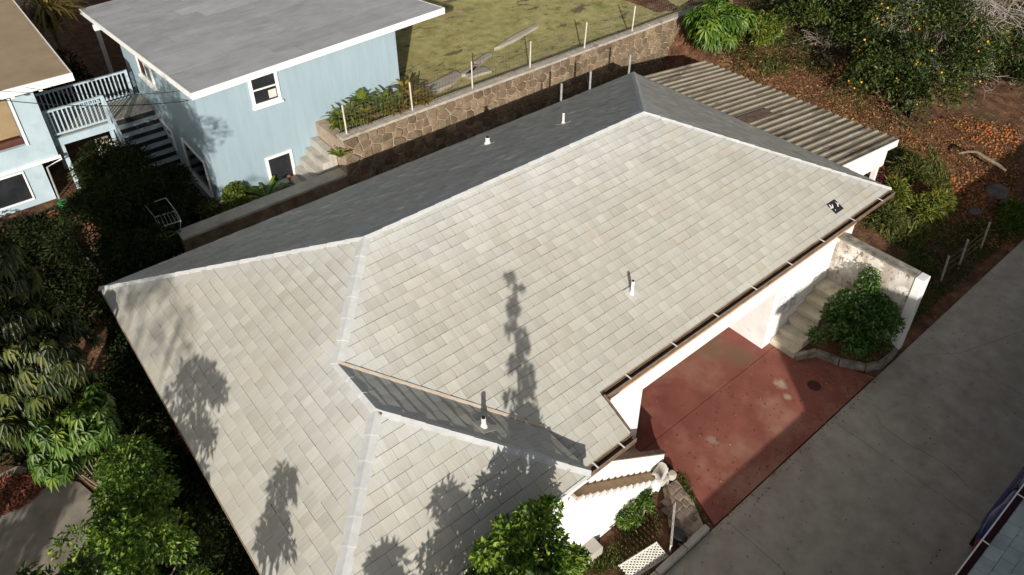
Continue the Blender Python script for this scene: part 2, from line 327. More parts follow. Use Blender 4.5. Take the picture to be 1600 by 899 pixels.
d_.prism([(c_[0]+.17*math.cos(k/14*6.283), c_[1]+.17*math.sin(k/14*6.283)) for k in range(14)], .002, .012)
o = d_.build('drain_cover', 'dark_stain'); tag(o, 'small round dark drain cover set in the red slab', 'drain cover')
# concrete yard at the bottom left
tag(MB().prism([(-2.6, 16.2), (-1.0, 13.9), (-.7, 12.9), (-1.0, 11), (-1.1, 7), (-7, 7), (-7, 16.2)], -.2, .0).build('concrete_yard', 'concrete_yard'), kind='structure')

# ------------------------------------------------------------------ shingled roofs
def clip_rect(poly, a0, a1, b0, b1):
    for ax, lim, sg in ((0, a0, 1), (0, a1, -1), (1, b0, 1), (1, b1, -1)):
        out = []; n = len(poly)
        for i in range(n):
            p, q = poly[i], poly[(i+1) % n]; dp = sg*(p[ax]-lim); dq = sg*(q[ax]-lim)
            if dp >= 0: out.append(p)
            if dp*dq < 0:
                t = dp/(dp-dq); out.append((p[0]+t*(q[0]-p[0]), p[1]+t*(q[1]-p[1])))
        poly = out
        if len(poly) < 3: return []
    # drop repeated points
    res = []
    for p in poly:
        if not res or abs(p[0]-res[-1][0])+abs(p[1]-res[-1][1]) > 1e-4: res.append(p)
    if len(res) > 1 and abs(res[0][0]-res[-1][0])+abs(res[0][1]-res[-1][1]) < 1e-4: res.pop()
    return res if len(res) >= 3 else []
def poly_area(p): return abs(sum(p[i][0]*p[(i+1) % len(p)][1]-p[(i+1) % len(p)][0]*p[i][1] for i in range(len(p))))/2
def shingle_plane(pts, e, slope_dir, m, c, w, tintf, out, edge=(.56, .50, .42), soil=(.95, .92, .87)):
    """pts: 3-D outline; e: unit vector along the courses; slope_dir: unit vector up the slope"""
    pts = [np.asarray(p, float) for p in pts]; O = min(pts, key=lambda p: np.dot(p, slope_dir)); n = np.cross(e, slope_dir); n = n/np.linalg.norm(n)
    if n[2] < 0: n = -n
    poly = [(float(np.dot(p-O, e)), float(np.dot(p-O, slope_dir))) for p in pts]
    bmax = max(p[1] for p in poly); amin = min(p[0] for p in poly); amax = max(p[0] for p in poly)
    j = 0
    while j*c < bmax-1e-3:
        b0, b1 = j*c, min((j+1)*c, bmax); off = (j % 2)*w/2+random.uniform(-.1, .1)*w
        k = int((amin-off)//w)-1
        while off+k*w < amax:
            a0, a1 = off+k*w, off+(k+1)*w; k += 1; LAP = random.uniform(.002, .008)
            pp = clip_rect(poly, a0+.0018, a1-.0018, b0+LAP, b1)
            if len(pp) < 3 or poly_area(pp) < 1e-3: continue
            lift = random.uniform(.007, .012); tilt = random.uniform(-.003, .003)
            def P(a, b, extra=0): return O+a*e+b*slope_dir+n*(.004+lift*(b1-b)/c+tilt*(a-(a0+a1)/2)/w+extra)
            quad = len(pp) == 4 and abs(poly_area(pp)-(a1-a0-.0036)*(b1-b0-LAP)) < .004
            ctr = O+(a0+a1)/2*e+(b0+b1)/2*slope_dir
            t = tintf(ctr, (b0+b1)/2/bmax)
            vs = []; fs = []
            sgn = np.dot(np.cross(e, slope_dir), n)
            if poly_signed(pp)*sgn < 0: pp = pp[::-1]
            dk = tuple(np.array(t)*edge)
            if quad:
                am = a0+(a1-a0)*random.uniform(.42, .58); ml = random.uniform(-.003, .006); ch = .016 if random.random() < .6 else .003
                tops = [(a0+.0018, b0+LAP), (am, b0+LAP), (a1-.0018-ch, b0+LAP), (a1-.0018, b0+LAP+ch*1.3), (a1-.0018, b1), (am, b1), (a0+.0018, b1)]
                vs = [P(a, b, ml if abs(a-am) < 1e-9 else 0) for a, b in tops]; q = 7; tf_ = [(0, 1, 5, 6), (21, 2, 3, 4, 22)]
                if sgn < 0: tf_ = [f[::-1] for f in tf_]
            else:
                q = len(pp); vs = [P(a, b) for a, b in pp]; tf_ = [tuple(range(q))]
            flip = quad and sgn < 0
            sd_f = [(i+2*q, (i+1) % q+2*q, (i+1) % q+q, i+q) for i in range(q)]
            fs = tf_+[f[::-1] if flip else f for f in sd_f]
            ta = np.array(t)
            ext = []
            if quad and soil:
                lo = ta*V(*soil); hl, hr = random.uniform(.985, 1.045), random.uniform(.935, .99)
                if random.random() < .2: hl, hr = hr, hl
                top_t = [tuple(lo*hl), tuple(lo*hl), tuple(lo*hr), tuple(lo*hr), tuple(ta*hr), tuple(ta*hl), tuple(ta*hl)]; ext = [tuple(lo*hr), tuple(ta*hr)]
            elif quad: top_t = [t]*q; ext = [t, t]
            else: top_t = [t]*q
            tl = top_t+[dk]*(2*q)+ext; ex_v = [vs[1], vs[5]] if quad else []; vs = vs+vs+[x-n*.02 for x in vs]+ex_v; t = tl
            px = proj(ctr); vis = 0 <= px[0] <= 1600 and 0 <= px[1] <= 899
            d = ctr-np.array([0, 0, H]); area = poly_area(pp)*abs(np.dot(n, d))/np.linalg.norm(d)**3 if vis else 0
            out.append((area, vs, fs, m, t))
        j += 1
def poly_signed(p): return sum(p[i][0]*p[(i+1) % len(p)][1]-p[(i+1) % len(p)][0]*p[i][1] for i in range(len(p)))
def lay_shingles(out, parent, limit=300):
    out.sort(key=lambda r: -r[0]); rest = {}
    for i, (ar, vs, fs, m, t) in enumerate(out):
        if i < limit and ar > 0: MB().add(vs, fs, t).build('shingle', m, parent)
        else: rest.setdefault(m, MB()).add(vs, fs, t)
    for m, mb in rest.items(): tag(mb.build('shingle_field', m, parent), kind='stuff')

Z0 = 3.6; X0, X1, Y0, Y1, YM = .913, 17.9, 6.336, 15.4, 10.868; RZ = Z0+.44*(YM-Y0)
LP = V(5.17, YM, RZ); RP = V(13.17, YM, RZ); WR = V(3.43, 9.013, 4.778); WP = V(3.43, 7.71, 4.778)
cFL = V(X0, Y1, Z0); cFR = V(X1, Y1, Z0); cNR = V(X1, Y0, Z0); wL = V(X0, 5.2, Z0); wR = V(5.94, 5.2, Z0); vE = V(5.94, Y0, Z0)
EXY = 5.5; EXZ = Z0-.44*(Y0-EXY)
house = thing('house', (9.4, 10.8, 0), 'white walled house with a pale weathered hip roof and open garage', 'house')
def plane_n(a, b, c): n = np.cross(b-a, c-a); n /= np.linalg.norm(n); return n if n[2] > 0 else -n
planes = {
 'main': ([LP, WR, vE, V(5.94, EXY, EXZ), V(7.27, EXY, EXZ), V(7.27, Y0, Z0), cNR, RP], V(1, 0, 0), 'shingle_ns'),
 'left': ([cFL, wL, WP, WR, LP], V(0, 1, 0), 'shingle_ew'),
 'back': ([cFL, LP, RP, cFR], V(1, 0, 0), 'shingle_ns'),
 'right': ([cNR, cFR, RP], V(0, 1, 0), 'shingle_ew'),
 'wing_right': ([WR, WP, wR, vE], V(0, 1, 0), 'shingle_ew'),
 'front': ([wL, wR, WP], V(1, 0, 0), 'shingle_ns')}
rd = MB()
for k, (pts, e, m) in planes.items():
    n = plane_n(pts[0], pts[1], pts[-1]); low = [p-n*.02 for p in pts]
    q = len(low); vs = low+[p-V(0, 0, .10) for p in low]
    nz = sum(low[i][0]*low[(i+1) % q][1]-low[(i+1) % q][0]*low[i][1] for i in range(q))
    top = tuple(range(q)) if nz > 0 else tuple(range(q))[::-1]
    rd.add(vs, [top, tuple(i+q for i in top[::-1])]+[(i, (i+1) % q, (i+1) % q+q, i+q)[::(-1 if nz > 0 else 1)] for i in range(q)])
roof = rd.build('roof', 'roof_deck', house)
tiles = []
for k, (pts, e, m) in planes.items():
    n = plane_n(pts[0], pts[1], pts[-1]); u = np.cross(n, e); u = u if u[2] > 0 else -u
    def tf(ctr, b, k=k):
        # weathering: the paint stays whiter near ridges and hips, tan dirt gathers down the slope
        g = .5+.5*math.sin(ctr[0]*.7+1.3*math.sin(ctr[1]*.8)); f = max(min(1, max(0, (b-.62)/.38))**1.2, max(0, 1-math.hypot((ctr[0]-3.43)*1.0, max(0, abs(ctr[1]-8.4)-.7))/1.5)*.9)
        j = random.gauss(0, .07 if k in ('back', 'right') else .032)
        tan = V(1.0, .995, .968); wht = V(1.15, 1.18, 1.23); c = tan*(1-f)+wht*f
        return tuple(c*(.96+.04*g+j))
    shingle_plane(pts, e, u, m, .211, .43, tf, tiles)
lay_shingles(tiles, roof)

def caps(a, b, wdt, n1, n2, hh=.009, L=.42):
    """folded ridge cap pieces from a to b over planes with normals n1, n2"""
    a, b = np.asarray(a, float), np.asarray(b, float); d = b-a; Ln = np.linalg.norm(d); d /= Ln; k = max(1, int(round(Ln/L)))
    s1 = np.cross(n1, d); s2 = np.cross(n2, d)
    if np.dot(s1, n2) > 0: s1 = -s1
    if np.dot(s2, n1) > 0: s2 = -s2
    up = nrm(n1+n2)
    # side vectors must run down each plane
    s1 = s1 if s1[2] < 0 or abs(s1[2]) < 1e-6 else -s1; s2 = s2 if s2[2] < 0 or abs(s2[2]) < 1e-6 else -s2
    for i in range(k):
        p0 = a+d*Ln*i/k; p1 = a+d*Ln*((i+1)/k); lo, hi = hh+.012, hh
        if b[2] < a[2]: lo, hi = hi, lo
        g = random.uniform(.93, 1.05); vs = []
        for p, h in ((p0, lo), (p1+d*.015, hi)):
            top = p+up*(h+.012); l = p+s1*wdt+n1*h*.75; r = p+s2*wdt+n2*h*.75
            vs += [l, top, r, l-n1*.028, p+up*.0, r-n2*.028]
        fs = [(0, 1, 7, 6), (1, 2, 8, 7), (0, 6, 9, 3), (2, 5, 11, 8), (0, 3, 4, 1), (1, 4, 5, 2), (6, 7, 10, 9), (7, 8, 11, 10)]
        if np.dot(np.cross(vs[1]-vs[0], vs[6]-vs[0]), up) < 0: fs = [f[::-1] for f in fs]
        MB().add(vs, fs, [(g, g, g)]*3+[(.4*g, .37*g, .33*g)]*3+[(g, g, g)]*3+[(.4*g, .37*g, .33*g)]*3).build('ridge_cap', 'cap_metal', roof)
N = {k: plane_n(p[0][0], p[0][1], p[0][-1]) for k, p in planes.items()}
caps(cFL, LP, .08, N['left'], N['back']); caps(LP, RP, .075, N['main'], N['back'])
caps(cNR, RP, .06, N['main'], N['right']); caps(cFR, RP, .09, N['right'], N['back'])
caps(WR, LP, .125, N['left'], N['main']); caps(WP, WR, .09, N['left'], N['wing_right'])
caps(wL, WP, .125, N['left'], N['front']); caps(wR, WP, .09, N['front'], N['wing_right'])
# valley flashing standing proud along the main slope's cut edge
mb = MB(); a, b = WR, vE; nn = N['main']; d = nrm(b-a); sd_ = np.cross(nn, d); sd_ = sd_ if sd_[1] > 0 else -sd_
mb.obox(a+nn*.012, b-a, sd_*.05, nn*.016); mb.build('valley_flashing', 'valley_metal', roof)

# metal drip edges along the eaves
for (a, b, o_) in ((wL, wR, V(0, -.012, 0)), (cFL, wL, V(-.012, 0, 0)), (cNR, cFR, V(.012, 0, 0)), (cFL, cFR, V(0, .012, 0))):
    MB().obox(a-V(0, 0, .115), b-a, o_, V(0, 0, .112)).build('drip_edge', 'gutter_lip' if a is not wL else 'cap_metal', roof)
# fascia and gutters of the house
mb = MB()
mb.box(7.30, X1-.02, Y0+.05, Y0+.09, Z0-.26, Z0-.11); mb.box(X1-.07, X1-.03, Y0+.1, Y1-.1, Z0-.30, Z0-.11); mb.box(X0+.05, X1-.08, Y1-.09, Y1-.05, Z0-.30, Z0-.11)
mb.box(X0+.03, X0+.07, 5.3, Y1-.1, Z0-.30, Z0-.11); mb.box(X0+.08, 5.9, 5.24, 5.28, Z0-.30, Z0-.11); mb.box(5.96, 7.2, EXY+.03, EXY+.07, EXZ-.28, EXZ-.11)
mb.build('fascia', 'white_paint', house)
def gutter(x0, x1, yo, z):
    g = MB(); g.box(x0, x1, yo-.13, yo-.118, z-.10, z+.012); g.box(x0, x1, yo-.118, yo-.012, z-.10, z-.09); g.box(x0, x1, yo-.012, yo, z-.10, z+.0)
    o = g.build('gutter', 'gutter', house)
    MB().box(x0, x1, yo-.132, yo-.12, z+.0125, z+.022).build('gutter_lip', 'gutter_lip', o)
    n = max(2, int((x1-x0)/1.25))
    for i in range(n):
        x = x0+(i+.5)*(x1-x0)/n; MB().box(x-.013, x+.013, yo-.14, yo+.02, z+.031, z+.04).build('gutter_strap', 'white_paint', o)
gutter(7.32, X1+.02, Y0-.005, Z0-.06); gutter(5.98, 7.3, EXY-.005, EXZ-.06)
MB().box(7.30, 7.315, EXY, Y0-.14, EXZ-.06, EXZ-.02).add([(7.285, EXY-.02, EXZ+.0), (7.32, EXY-.02, EXZ+.0), (7.32, Y0-.1, Z0+.0), (7.285, Y0-.1, Z0+.0), (7.285, EXY-.02, EXZ-.14), (7.32, EXY-.02, EXZ-.14), (7.32, Y0-.1, Z0-.14), (7.285, Y0-.1, Z0-.14)],
    [(0, 1, 2, 3), (7, 6, 5, 4), (0, 4, 5, 1), (1, 5, 6, 2), (2, 6, 7, 3), (3, 7, 4, 0)]).build('rake_board', 'gutter', house)

# walls of the house
YW = 6.72
w = MB()
w.box(7.30, 9.10, YW, YW+.2, 0, 3.45); w.box(9.10, 13.97, YW, YW+.2, 2.0, 3.45); w.box(13.97, 17.35, YW, YW+.2, 0, 3.45)
w.box(13.97, 14.17, YW+.2, 12, 0, 3.4); w.box(8.9, 9.10, YW+.2, 12, 0, 3.4); w.box(8.9, 14.17, 12, 12.2, 0, 3.4); w.box(9.1, 13.97, YW+.2, 12, 2.35, 2.45)
w.box(17.15, 17.35, YW+.2, 14.85, 0, 3.4); w.box(1.5, 17.15, 14.65, 14.85, 0, 3.4); w.box(1.5, 1.7, 5.8, 14.65, 0, 3.4)
w.box(1.7, 6.15, 5.78, 5.98, 0, 3.4); w.box(5.95, 6.15, 5.98, 6.72, 0, 3.4); w.box(6.15, 7.30, 6.75, 6.95, 0, 3.1)
wall = w.build('wall', 'white_stucco', house)
MB().box(7.28, 17.37, YW-.028, YW-.002, 2.50, 2.545).build('wall_trim', 'brown_trim', wall)
MB().box(9.02, 14.05, YW-.03, YW-.003, 2.05, 2.10).build('header_trim', 'white_paint', wall)
MB().box(1.6, 17.2, 6.8, 14.7, 3.40, 3.45).build('ceiling', 'white_paint', house)
# graffiti scrawl on the wall by the garden steps
g = MB()
for q in range(16):
    cx_, cz_ = 14.75+random.uniform(-.42, .5), 1.2+random.uniform(-.28, .28); r0 = random.uniform(.05, .15); a0 = random.uniform(0, 6)
    pts = [(cx_+r0*1.3*math.cos(a0+t*.5)+t*.012, YW-.006, cz_+r0*math.sin(a0+t*.5*random.uniform(.8, 1.2))) for t in range(9)]
    for p, q_ in zip(pts[:-1], pts[1:]): g.bar(p, q_, .018, .004, (0, 1, 0))
tag(g.build('graffiti', 'galv', wall), kind='stuff')

# roof pipes and vents
def vent(px, py, plane, h, r=.045, cap_=True, name='vent_pipe'):
    pts, e, m = planes[plane]; n = N[plane]; o = pts[0]; rr = ray(px, py); c0 = np.array([0, 0, H]); p = c0+np.dot(o-c0, n)/np.dot(rr, n)*rr
    mb = MB(); mb.smooth = False; mb.tube([p-V(0, 0, .05), p+V(0, 0, .03), p+V(0, 0, .09)], [r*1.6, r*1.6, r*1.15], 12); mb.tube([p+V(0, 0, .09), p+V(0, 0, h)], [r, r], 12)
    o_ = mb.build(name, 'pipe_white', roof); MB().tube([p+V(0, 0, h+.001), p+V(0, 0, h+.012)], [r*.82]*2, 12).build('pipe_mouth', 'pipe_black', o_)
    fl = MB(); u = nrm(np.cross(n, e)); fl.obox(p-e*.15-u*.15+n*.022, e*.3, u*.3, n*.006); fl.build('flashing', 'shingle_ns', o_)
vent(756, 668, 'wing_right', .25, .042); vent(987, 460, 'main', .36, .034)
vent(762, 226, 'back', .22, .06); vent(880, 194, 'back', .34, .032)
p = V(15.78, 6.70, Z0+.44*(6.70-Y0)); u = nrm(V(0, 1, .44)); n = N['main']
vb = MB(); vb.obox(p-V(.17, 0, 0)-u*.15+n*.022, V(.34, 0, 0), u*.30, n*.02); vo = vb.build('roof_vent', 'pipe_black', roof)
g = MB()
for k in range(7):
    a = p+V(random.uniform(-.15, .15), 0, 0)+u*random.uniform(-.13, .13)+n*.045; b = a+V(random.uniform(-.1, .1), 0, 0)+u*random.uniform(-.1, .1); g.bar(a, b, .03, .006, tuple(n))
tag(g.build('torn_screen', 'white_paint', vo), kind='stuff')
for px, py, hgt in ((877, 156, .55), (922, 136, .55), (983, 113, .62)):
    q = aty(px, py, 15.46); MB().tube([(q[0], 15.47, 0.45), (q[0], 15.47, q[2]+hgt)], [.035, .035], 8).build('service_pole', 'galv', house)

# ------------------------------------------------------------------ patio cover with corrugated roof
pat = thing('patio_cover', (20, 12, 0), 'patio cover with a stained ribbed metal roof and white posts', 'patio cover')
def pz(x, y): return 3.28-.12*(x-17.6)
PX0, PX1, PYA, PYB = 17.6, 22.0, 8.05, 15.55
prof = []; y = PYA; pitch = .27
while y < PYB-1e-6:
    prof += [(y, 0), (y+.115, 0), (y+.145, .038), (y+.20, .038), (y+.23, 0)]; y += pitch
npan = 0; rows = int(round((PYB-PYA)/pitch)); per = 3
for r0 in range(0, rows, per):
    seg = prof[r0*5:min(rows, r0+per)*5]; seg = seg+[(seg[-1][0]+.04+.006, 0)]
    xe = PX1+random.uniform(-.03, .05); vs = []; zof = (r0//per % 2)*.004
    for yy, h in seg:
        for xx in (PX0, xe): vs.append((xx, yy, pz(xx, yy)+h+zof))
    k = len(vs); vs += [(a, b, c-.006) for a, b, c in vs]; fs = []
    for i in range(len(seg)-1):
        fs += [(2*i, 2*i+1, 2*i+3, 2*i+2), (2*i+k, 2*i+2+k, 2*i+3+k, 2*i+1+k), (2*i+1, 2*i+1+k, 2*i+3+k, 2*i+3), (2*i, 2*i+2, 2*i+2+k, 2*i+k)]
    MB().add(vs, fs).build('roof_panel', 'corrugated', pat)
mb = MB(); mb.obox((PX0, PYA-.03, pz(PX0, 0)-.22), (PX1-PX0, 0, pz(PX1, 0)-pz(PX0, 0)), (0, .03, 0), (0, 0, .24)); mb.build('fascia', 'white_paint', pat)
MB().box(PX1-.12, PX1-.06, PYA+.02, PYB, pz(PX1, 0)-.2, pz(PX1, 0)-.03).build('beam', 'white_paint', pat)
k = 0; x = 17.9
while x < 21.3:                              # white boards closing the side
    gtop = pz(x+.2, 0)-.225; gb = gz(x, PYA)+.75 if x > 19.5 else float(gz(x, PYA))
    if x < 20.1 or x > 22: MB().box(x, x+.19, PYA+.004, PYA+.026, gb, gtop).build('side_board', 'white_paint', pat)
    else: MB().box(x, x+.19, PYA+.004, PYA+.026, gtop-.55, gtop).build('side_board', 'white_paint', pat)
    x += .2
for xx, yy in ((20.2, PYA+.03), (21.25, PYA+.03), (21.8, 11.8), (21.8, 15.3)):
    MB().box(xx-.07, xx+.07, yy, yy+.14, float(gz(xx, yy))-.1, pz(xx, 0)-.2).build('post', 'white_paint', pat)
MB().box(20.28, 21.17, PYA+.04, PYA+.08, .5, 1.35).build('low_panel', 'cream_step', pat)
q = MB()
for yy, xx, dx in ((11.4, 17.9, 2.2), (11.15, 18.1, 1.9)): q.obox((xx, yy, pz(xx, 0)+.062), (dx, 0, -.12*dx), (0, .22, 0), (0, 0, .012))
q.build('flashing_strip', 'gutter', pat)

# ------------------------------------------------------------------ stone retaining wall
sw = thing('stone_wall', (17, 18.7, 1), 'long brown stone retaining wall with pale mortar behind the house', 'wall')
SX0, SX1, SY, ST, SB = 8.55, 27.6, 18.5, 3.05, .75
body = MB(); body.box(SX0, SX1, SY+.03, SY+.34, .2, ST); body.box(8.55, 8.9, SY+.34, 20.28, .2, 2.95); bo = body.build('mortar_core', 'mortar', sw)
xc = SX0-.02
while xc < SX1:
    L = random.uniform(1.2, 2.0); x2 = min(SX1+.02, xc+L); h = ST+.085+random.uniform(-.01, .012)
    mb = MB(); mb.box(xc+.004, x2-.004, SY-.015, SY+.36, ST+.001, h); bevel(mb.build('coping', 'wall_cap', sw), .02, 2); xc = x2
sites = []; nrow = 8
for r in range(nrow):
    z = SB+(r+.5)*(ST-SB)/nrow; x = SX0+.1+(r % 2)*.2
    while x < SX1:
        sites.append((x+random.uniform(-.06, .06), z+random.uniform(-.05, .05))); x += random.choice((random.uniform(.18, .27), random.uniform(.27, .40), random.uniform(.38, .55)))
SA = np.array(sites)
def half(poly, mx, mz, nx, nz):
    out = []; n = len(poly)
    for i in range(n):
        p, q = poly[i], poly[(i+1) % n]; dp = (p[0]-mx)*nx+(p[1]-mz)*nz; dq = (q[0]-mx)*nx+(q[1]-mz)*nz
        if dp <= 0: out.append(p)
        if dp*dq < 0: t = dp/(dp-dq); out.append((p[0]+t*(q[0]-p[0]), p[1]+t*(q[1]-p[1])))
    return out
stones = []
for i, (sx, sz) in enumerate(sites):
    poly = [(max(SX0, sx-.8), SB), (min(SX1, sx+.8), SB), (min(SX1, sx+.8), ST-.01), (max(SX0, sx-.8), ST-.01)]
    for jx, jz in SA[np.argsort((SA[:, 0]-sx)**2+(SA[:, 1]-sz)**2)[1:14]]:
        poly = half(poly, (sx+jx)/2, (sz+jz)/2, jx-sx, jz-sz)
        if len(poly) < 3: break
    if len(poly) < 3: continue
    cxx = sum(p[0] for p in poly)/len(poly); czz = sum(p[1] for p in poly)/len(poly)
    g0 = .014; out = []
    for (px_, pz_) in poly:
        dx, dz = px_-cxx, pz_-czz; L = math.hypot(dx, dz); f = max(.3, (L-g0*1.25)/L)*random.uniform(.96, 1.0); out.append((cxx+dx*f, czz+dz*f))
    # cut corners so that the stone reads as a rubble piece
    rr_ = []
    n = len(out)
    for q in range(n):
        p, a, b = out[q], out[q-1], out[(q+1) % n]; t = random.uniform(.03, .10); rr_ += [(p[0]+(a[0]-p[0])*t, p[1]+(a[1]-p[1])*t), (p[0]+(b[0]-p[0])*t, p[1]+(b[1]-p[1])*t)]
    n = len(rr_); pr = random.uniform(.03, .09)
    vs = [(x, SY+.05, z) for x, z in rr_]+[(cxx+(x-cxx)*.97, SY+.03-pr*.55, czz+(z-czz)*.97) for x, z in rr_]+[(cxx+(x-cxx)*.72, SY+.03-pr+random.uniform(-.008, .008), czz+(z-czz)*.72) for x, z in rr_]
    fs = [tuple(range(2*n, 3*n))]
    for lay in (0, 1):
        for q in range(n): a, b = lay*n+q, lay*n+(q+1) % n; fs.append((a, b, b+n, a+n))
    nz = np.cross(np.subtract(vs[1], vs[0]), np.subtract(vs[2], vs[1]))
    if nz[1] > 0: fs = [f[::-1] for f in fs]
    pxy = proj((cxx, SY, czz)); stones.append((cxx, czz, vs, fs))
stones.sort(key=lambda s: -(s[1]*2-s[0]*.15)); rest = MB()
for i, (a, b, vs, fs) in enumerate(stones):
    if i < 300: MB().add(vs, fs).build('stone', 'stone', sw)
    else: rest.add(vs, fs)
if rest.v: tag(rest.build('stone_field', 'stone', sw), kind='stuff')
# lower wall running on to the left
lw = thing('low_wall', (6.5, 18.7, .5), 'low dark wall with a pale concrete ledge below the blue house', 'wall')
MB().box(3.4, 8.54, 18.55, 18.85, .2, 1.80).build('wall_core', 'stone', lw); bevel(MB().box(3.4, 8.54, 18.48, 18.98, 1.801, 1.89).build('ledge', 'concrete_light', lw), .015)

# wire fence on the wall
fe = thing('wire_fence', (17, 18.7, 3.1), 'rusty wire mesh fence with pale posts on the stone wall', 'fence')
posts = [(541, 203, -.02), (644, 165, -.03), (738, 133, 0), (828, 101, .03), (913, 71, .08), (988, 42, .07)]
tops = []
for px, py, lean in posts:
    q = aty(px, py, 18.68); b = V(q[0], 18.68, 3.12); t = b+V(lean*.9, 0, 1.0); tops.append((b, t))
    MB().tube([b-V(0, 0, .06), t], [.028, .026], 8).build('post', 'post_metal', fe)
wm = MB(); a0, a1 = 8.65, 27.4
for k in range(int((a1-a0)/.13)):
    x = a0+k*.13; h = 3.15+.85+.03*math.sin(x*1.3); wm.bar((x, 18.70, 3.14), (x+.01*math.sin(x*3), 18.70+.02*math.sin(x), h), .005, .005)
for k in range(7):
    z = 3.18+k*.135
    for s_ in range(19): xa = a0+s_; wm.bar((xa, 18.70, z+.01*math.sin(xa)), (min(a1, xa+1), 18.70, z+.01*math.sin(xa+1)), .005, .005)
tag(wm.build('wire_mesh', 'wire', fe), kind='stuff')

# ------------------------------------------------------------------ blue house
BY, BX = 20.3, 5.15; BX1, BYB = 11.76, 28.0
def broof(x, y): return 5.19-.103*(y-20.04)+.045*(x-5.05)
bh = thing('blue_house', (8.4, 24, .4), 'two storey light blue house with a flat grey rolled roof', 'house')
wb = MB()
def wallpoly(pts, th, nrm_):
    """vertical wall slab with given outline points, extruded inwards"""
    n = len(pts); off = -np.asarray(nrm_)*th; vs = [np.asarray(p, float) for p in pts]; vs += [p+off for p in vs]
    c = np.cross(vs[1]-vs[0], vs[2]-vs[1]); fl = np.dot(c, nrm_) < 0
    fs = [tuple(range(n)), tuple(range(n, 2*n))[::-1]]+[(i, i+n, (i+1) % n+n, (i+1) % n) for i in range(n)]
    if fl: fs = [f[::-1] for f in fs]
    return vs, fs
rt = lambda x, y: broof(x, y)-.13
wb.add(*wallpoly([(BX, BY, .3), (BX1, BY, .3), (BX1, BY, rt(BX1, BY)), (BX, BY, rt(BX, BY))], .15, (0, -1, 0)))
wb.add(*wallpoly([(BX, BY+.152, .3), (BX, BYB, .3), (BX, BYB, rt(BX, BYB)), (BX, BY+.152, rt(BX, BY))], .15, (-1, 0, 0)))
wb.add(*wallpoly([(BX1, BY+.152, .3), (BX1, BYB, .3), (BX1, BYB, rt(BX1, BYB)), (BX1, BY+.152, rt(BX1, BY))], .15, (1, 0, 0)))
wb.add(*wallpoly([(BX+.152, BYB, .3), (BX1-.152, BYB, .3), (BX1-.152, BYB, rt(BX1, BYB)), (BX+.152, BYB, rt(BX, BYB))], .15, (0, 1, 0)))
bwall = wb.build('wall', 'blue_siding', bh)
gr = MB(); x = BX+.4
RX0, RX1, RY0, RY1 = 5.05, 13.5, 20.02, 32.9
cz = MB(); cz.add([(RX0+.03, RY0+.03, broof(RX0, RY0)-.10), (RX1-.03, RY0+.03, broof(RX1, RY0)-.10), (RX1-.03, RY1-.03, broof(RX1, RY1)-.10), (RX0+.03, RY1-.03, broof(RX0, RY1)-.10),
   (RX0+.03, RY0+.03, broof(RX0, RY0)-.012), (RX1-.03, RY0+.03, broof(RX1, RY0)-.012), (RX1-.03, RY1-.03, broof(RX1, RY1)-.012), (RX0+.03, RY1-.03, broof(RX0, RY1)-.012)],
   [(3, 2, 1, 0), (4, 5, 6, 7), (0, 1, 5, 4), (1, 2, 6, 5), (2, 3, 7, 6), (3, 0, 4, 7)])
br = cz.build('roof', 'roof_deck', bh)
y = RY0; j = 0
while y < RY1-.05:
    y2 = min(RY1, y+.98); x = RX0-(j % 3)*1.1
    while x < RX1-.05:
        x2 = min(RX1, x+random.uniform(3.2, 4.6)); xa = max(RX0, x); g = random.uniform(.86, 1.12); h = .002+random.uniform(0, .004)
        if x2-xa > .1:
            vs = [(xa, y, broof(xa, y)+.002+h), (x2-.006, y, broof(x2, y)+.002+h), (x2-.006, y2-.004, broof(x2, y2)+h), (xa, y2-.004, broof(xa, y2)+h)]; vs = vs+vs+[(a, b, c-.012) for a, b, c in vs]
            MB().add(vs, [(0, 1, 2, 3), (11, 10, 9, 8), (4, 8, 9, 5), (5, 9, 10, 6), (6, 10, 11, 7), (7, 11, 8, 4)], [(g, g, g)]*4+[(.3, .3, .3)]*8).build('roofing_sheet', 'rolled_roof', br)
        x = x2
    y = y2; j += 1
fb = MB()
for (a, b) in (((RX0, RY0), (RX1, RY0)), ((RX0, RY0), (RX0, RY1)), ((RX1, RY0), (RX1, RY1))):
    pa = V(*a, broof(*a)-.19); pb = V(*b, broof(*b)-.19)
    o_ = V(0, -.032, 0) if a[1] == b[1] else (V(-.032, 0, 0) if a[0] == RX0 else V(.032, 0, 0))
    if a[1] == b[1]: pa = pa-V(.035, 0, 0); pb = pb+V(.035, 0, 0)
    fb.obox(pa, pb-pa, o_, V(0, 0, .205))
fb.build('fascia', 'white_paint', bh)
MB().box(RX0-.1, RX0+.5, 30.6, 30.75, broof(5, 30.6)-.40, broof(5, 30.6)-.2).build('beam_end', 'white_paint', bh)
MB().box(RX0+.2, RX0+.35, 32.3, 32.45, .5, broof(5.3, 32.4)-.1).build('porch_post', 'white_paint', bh)
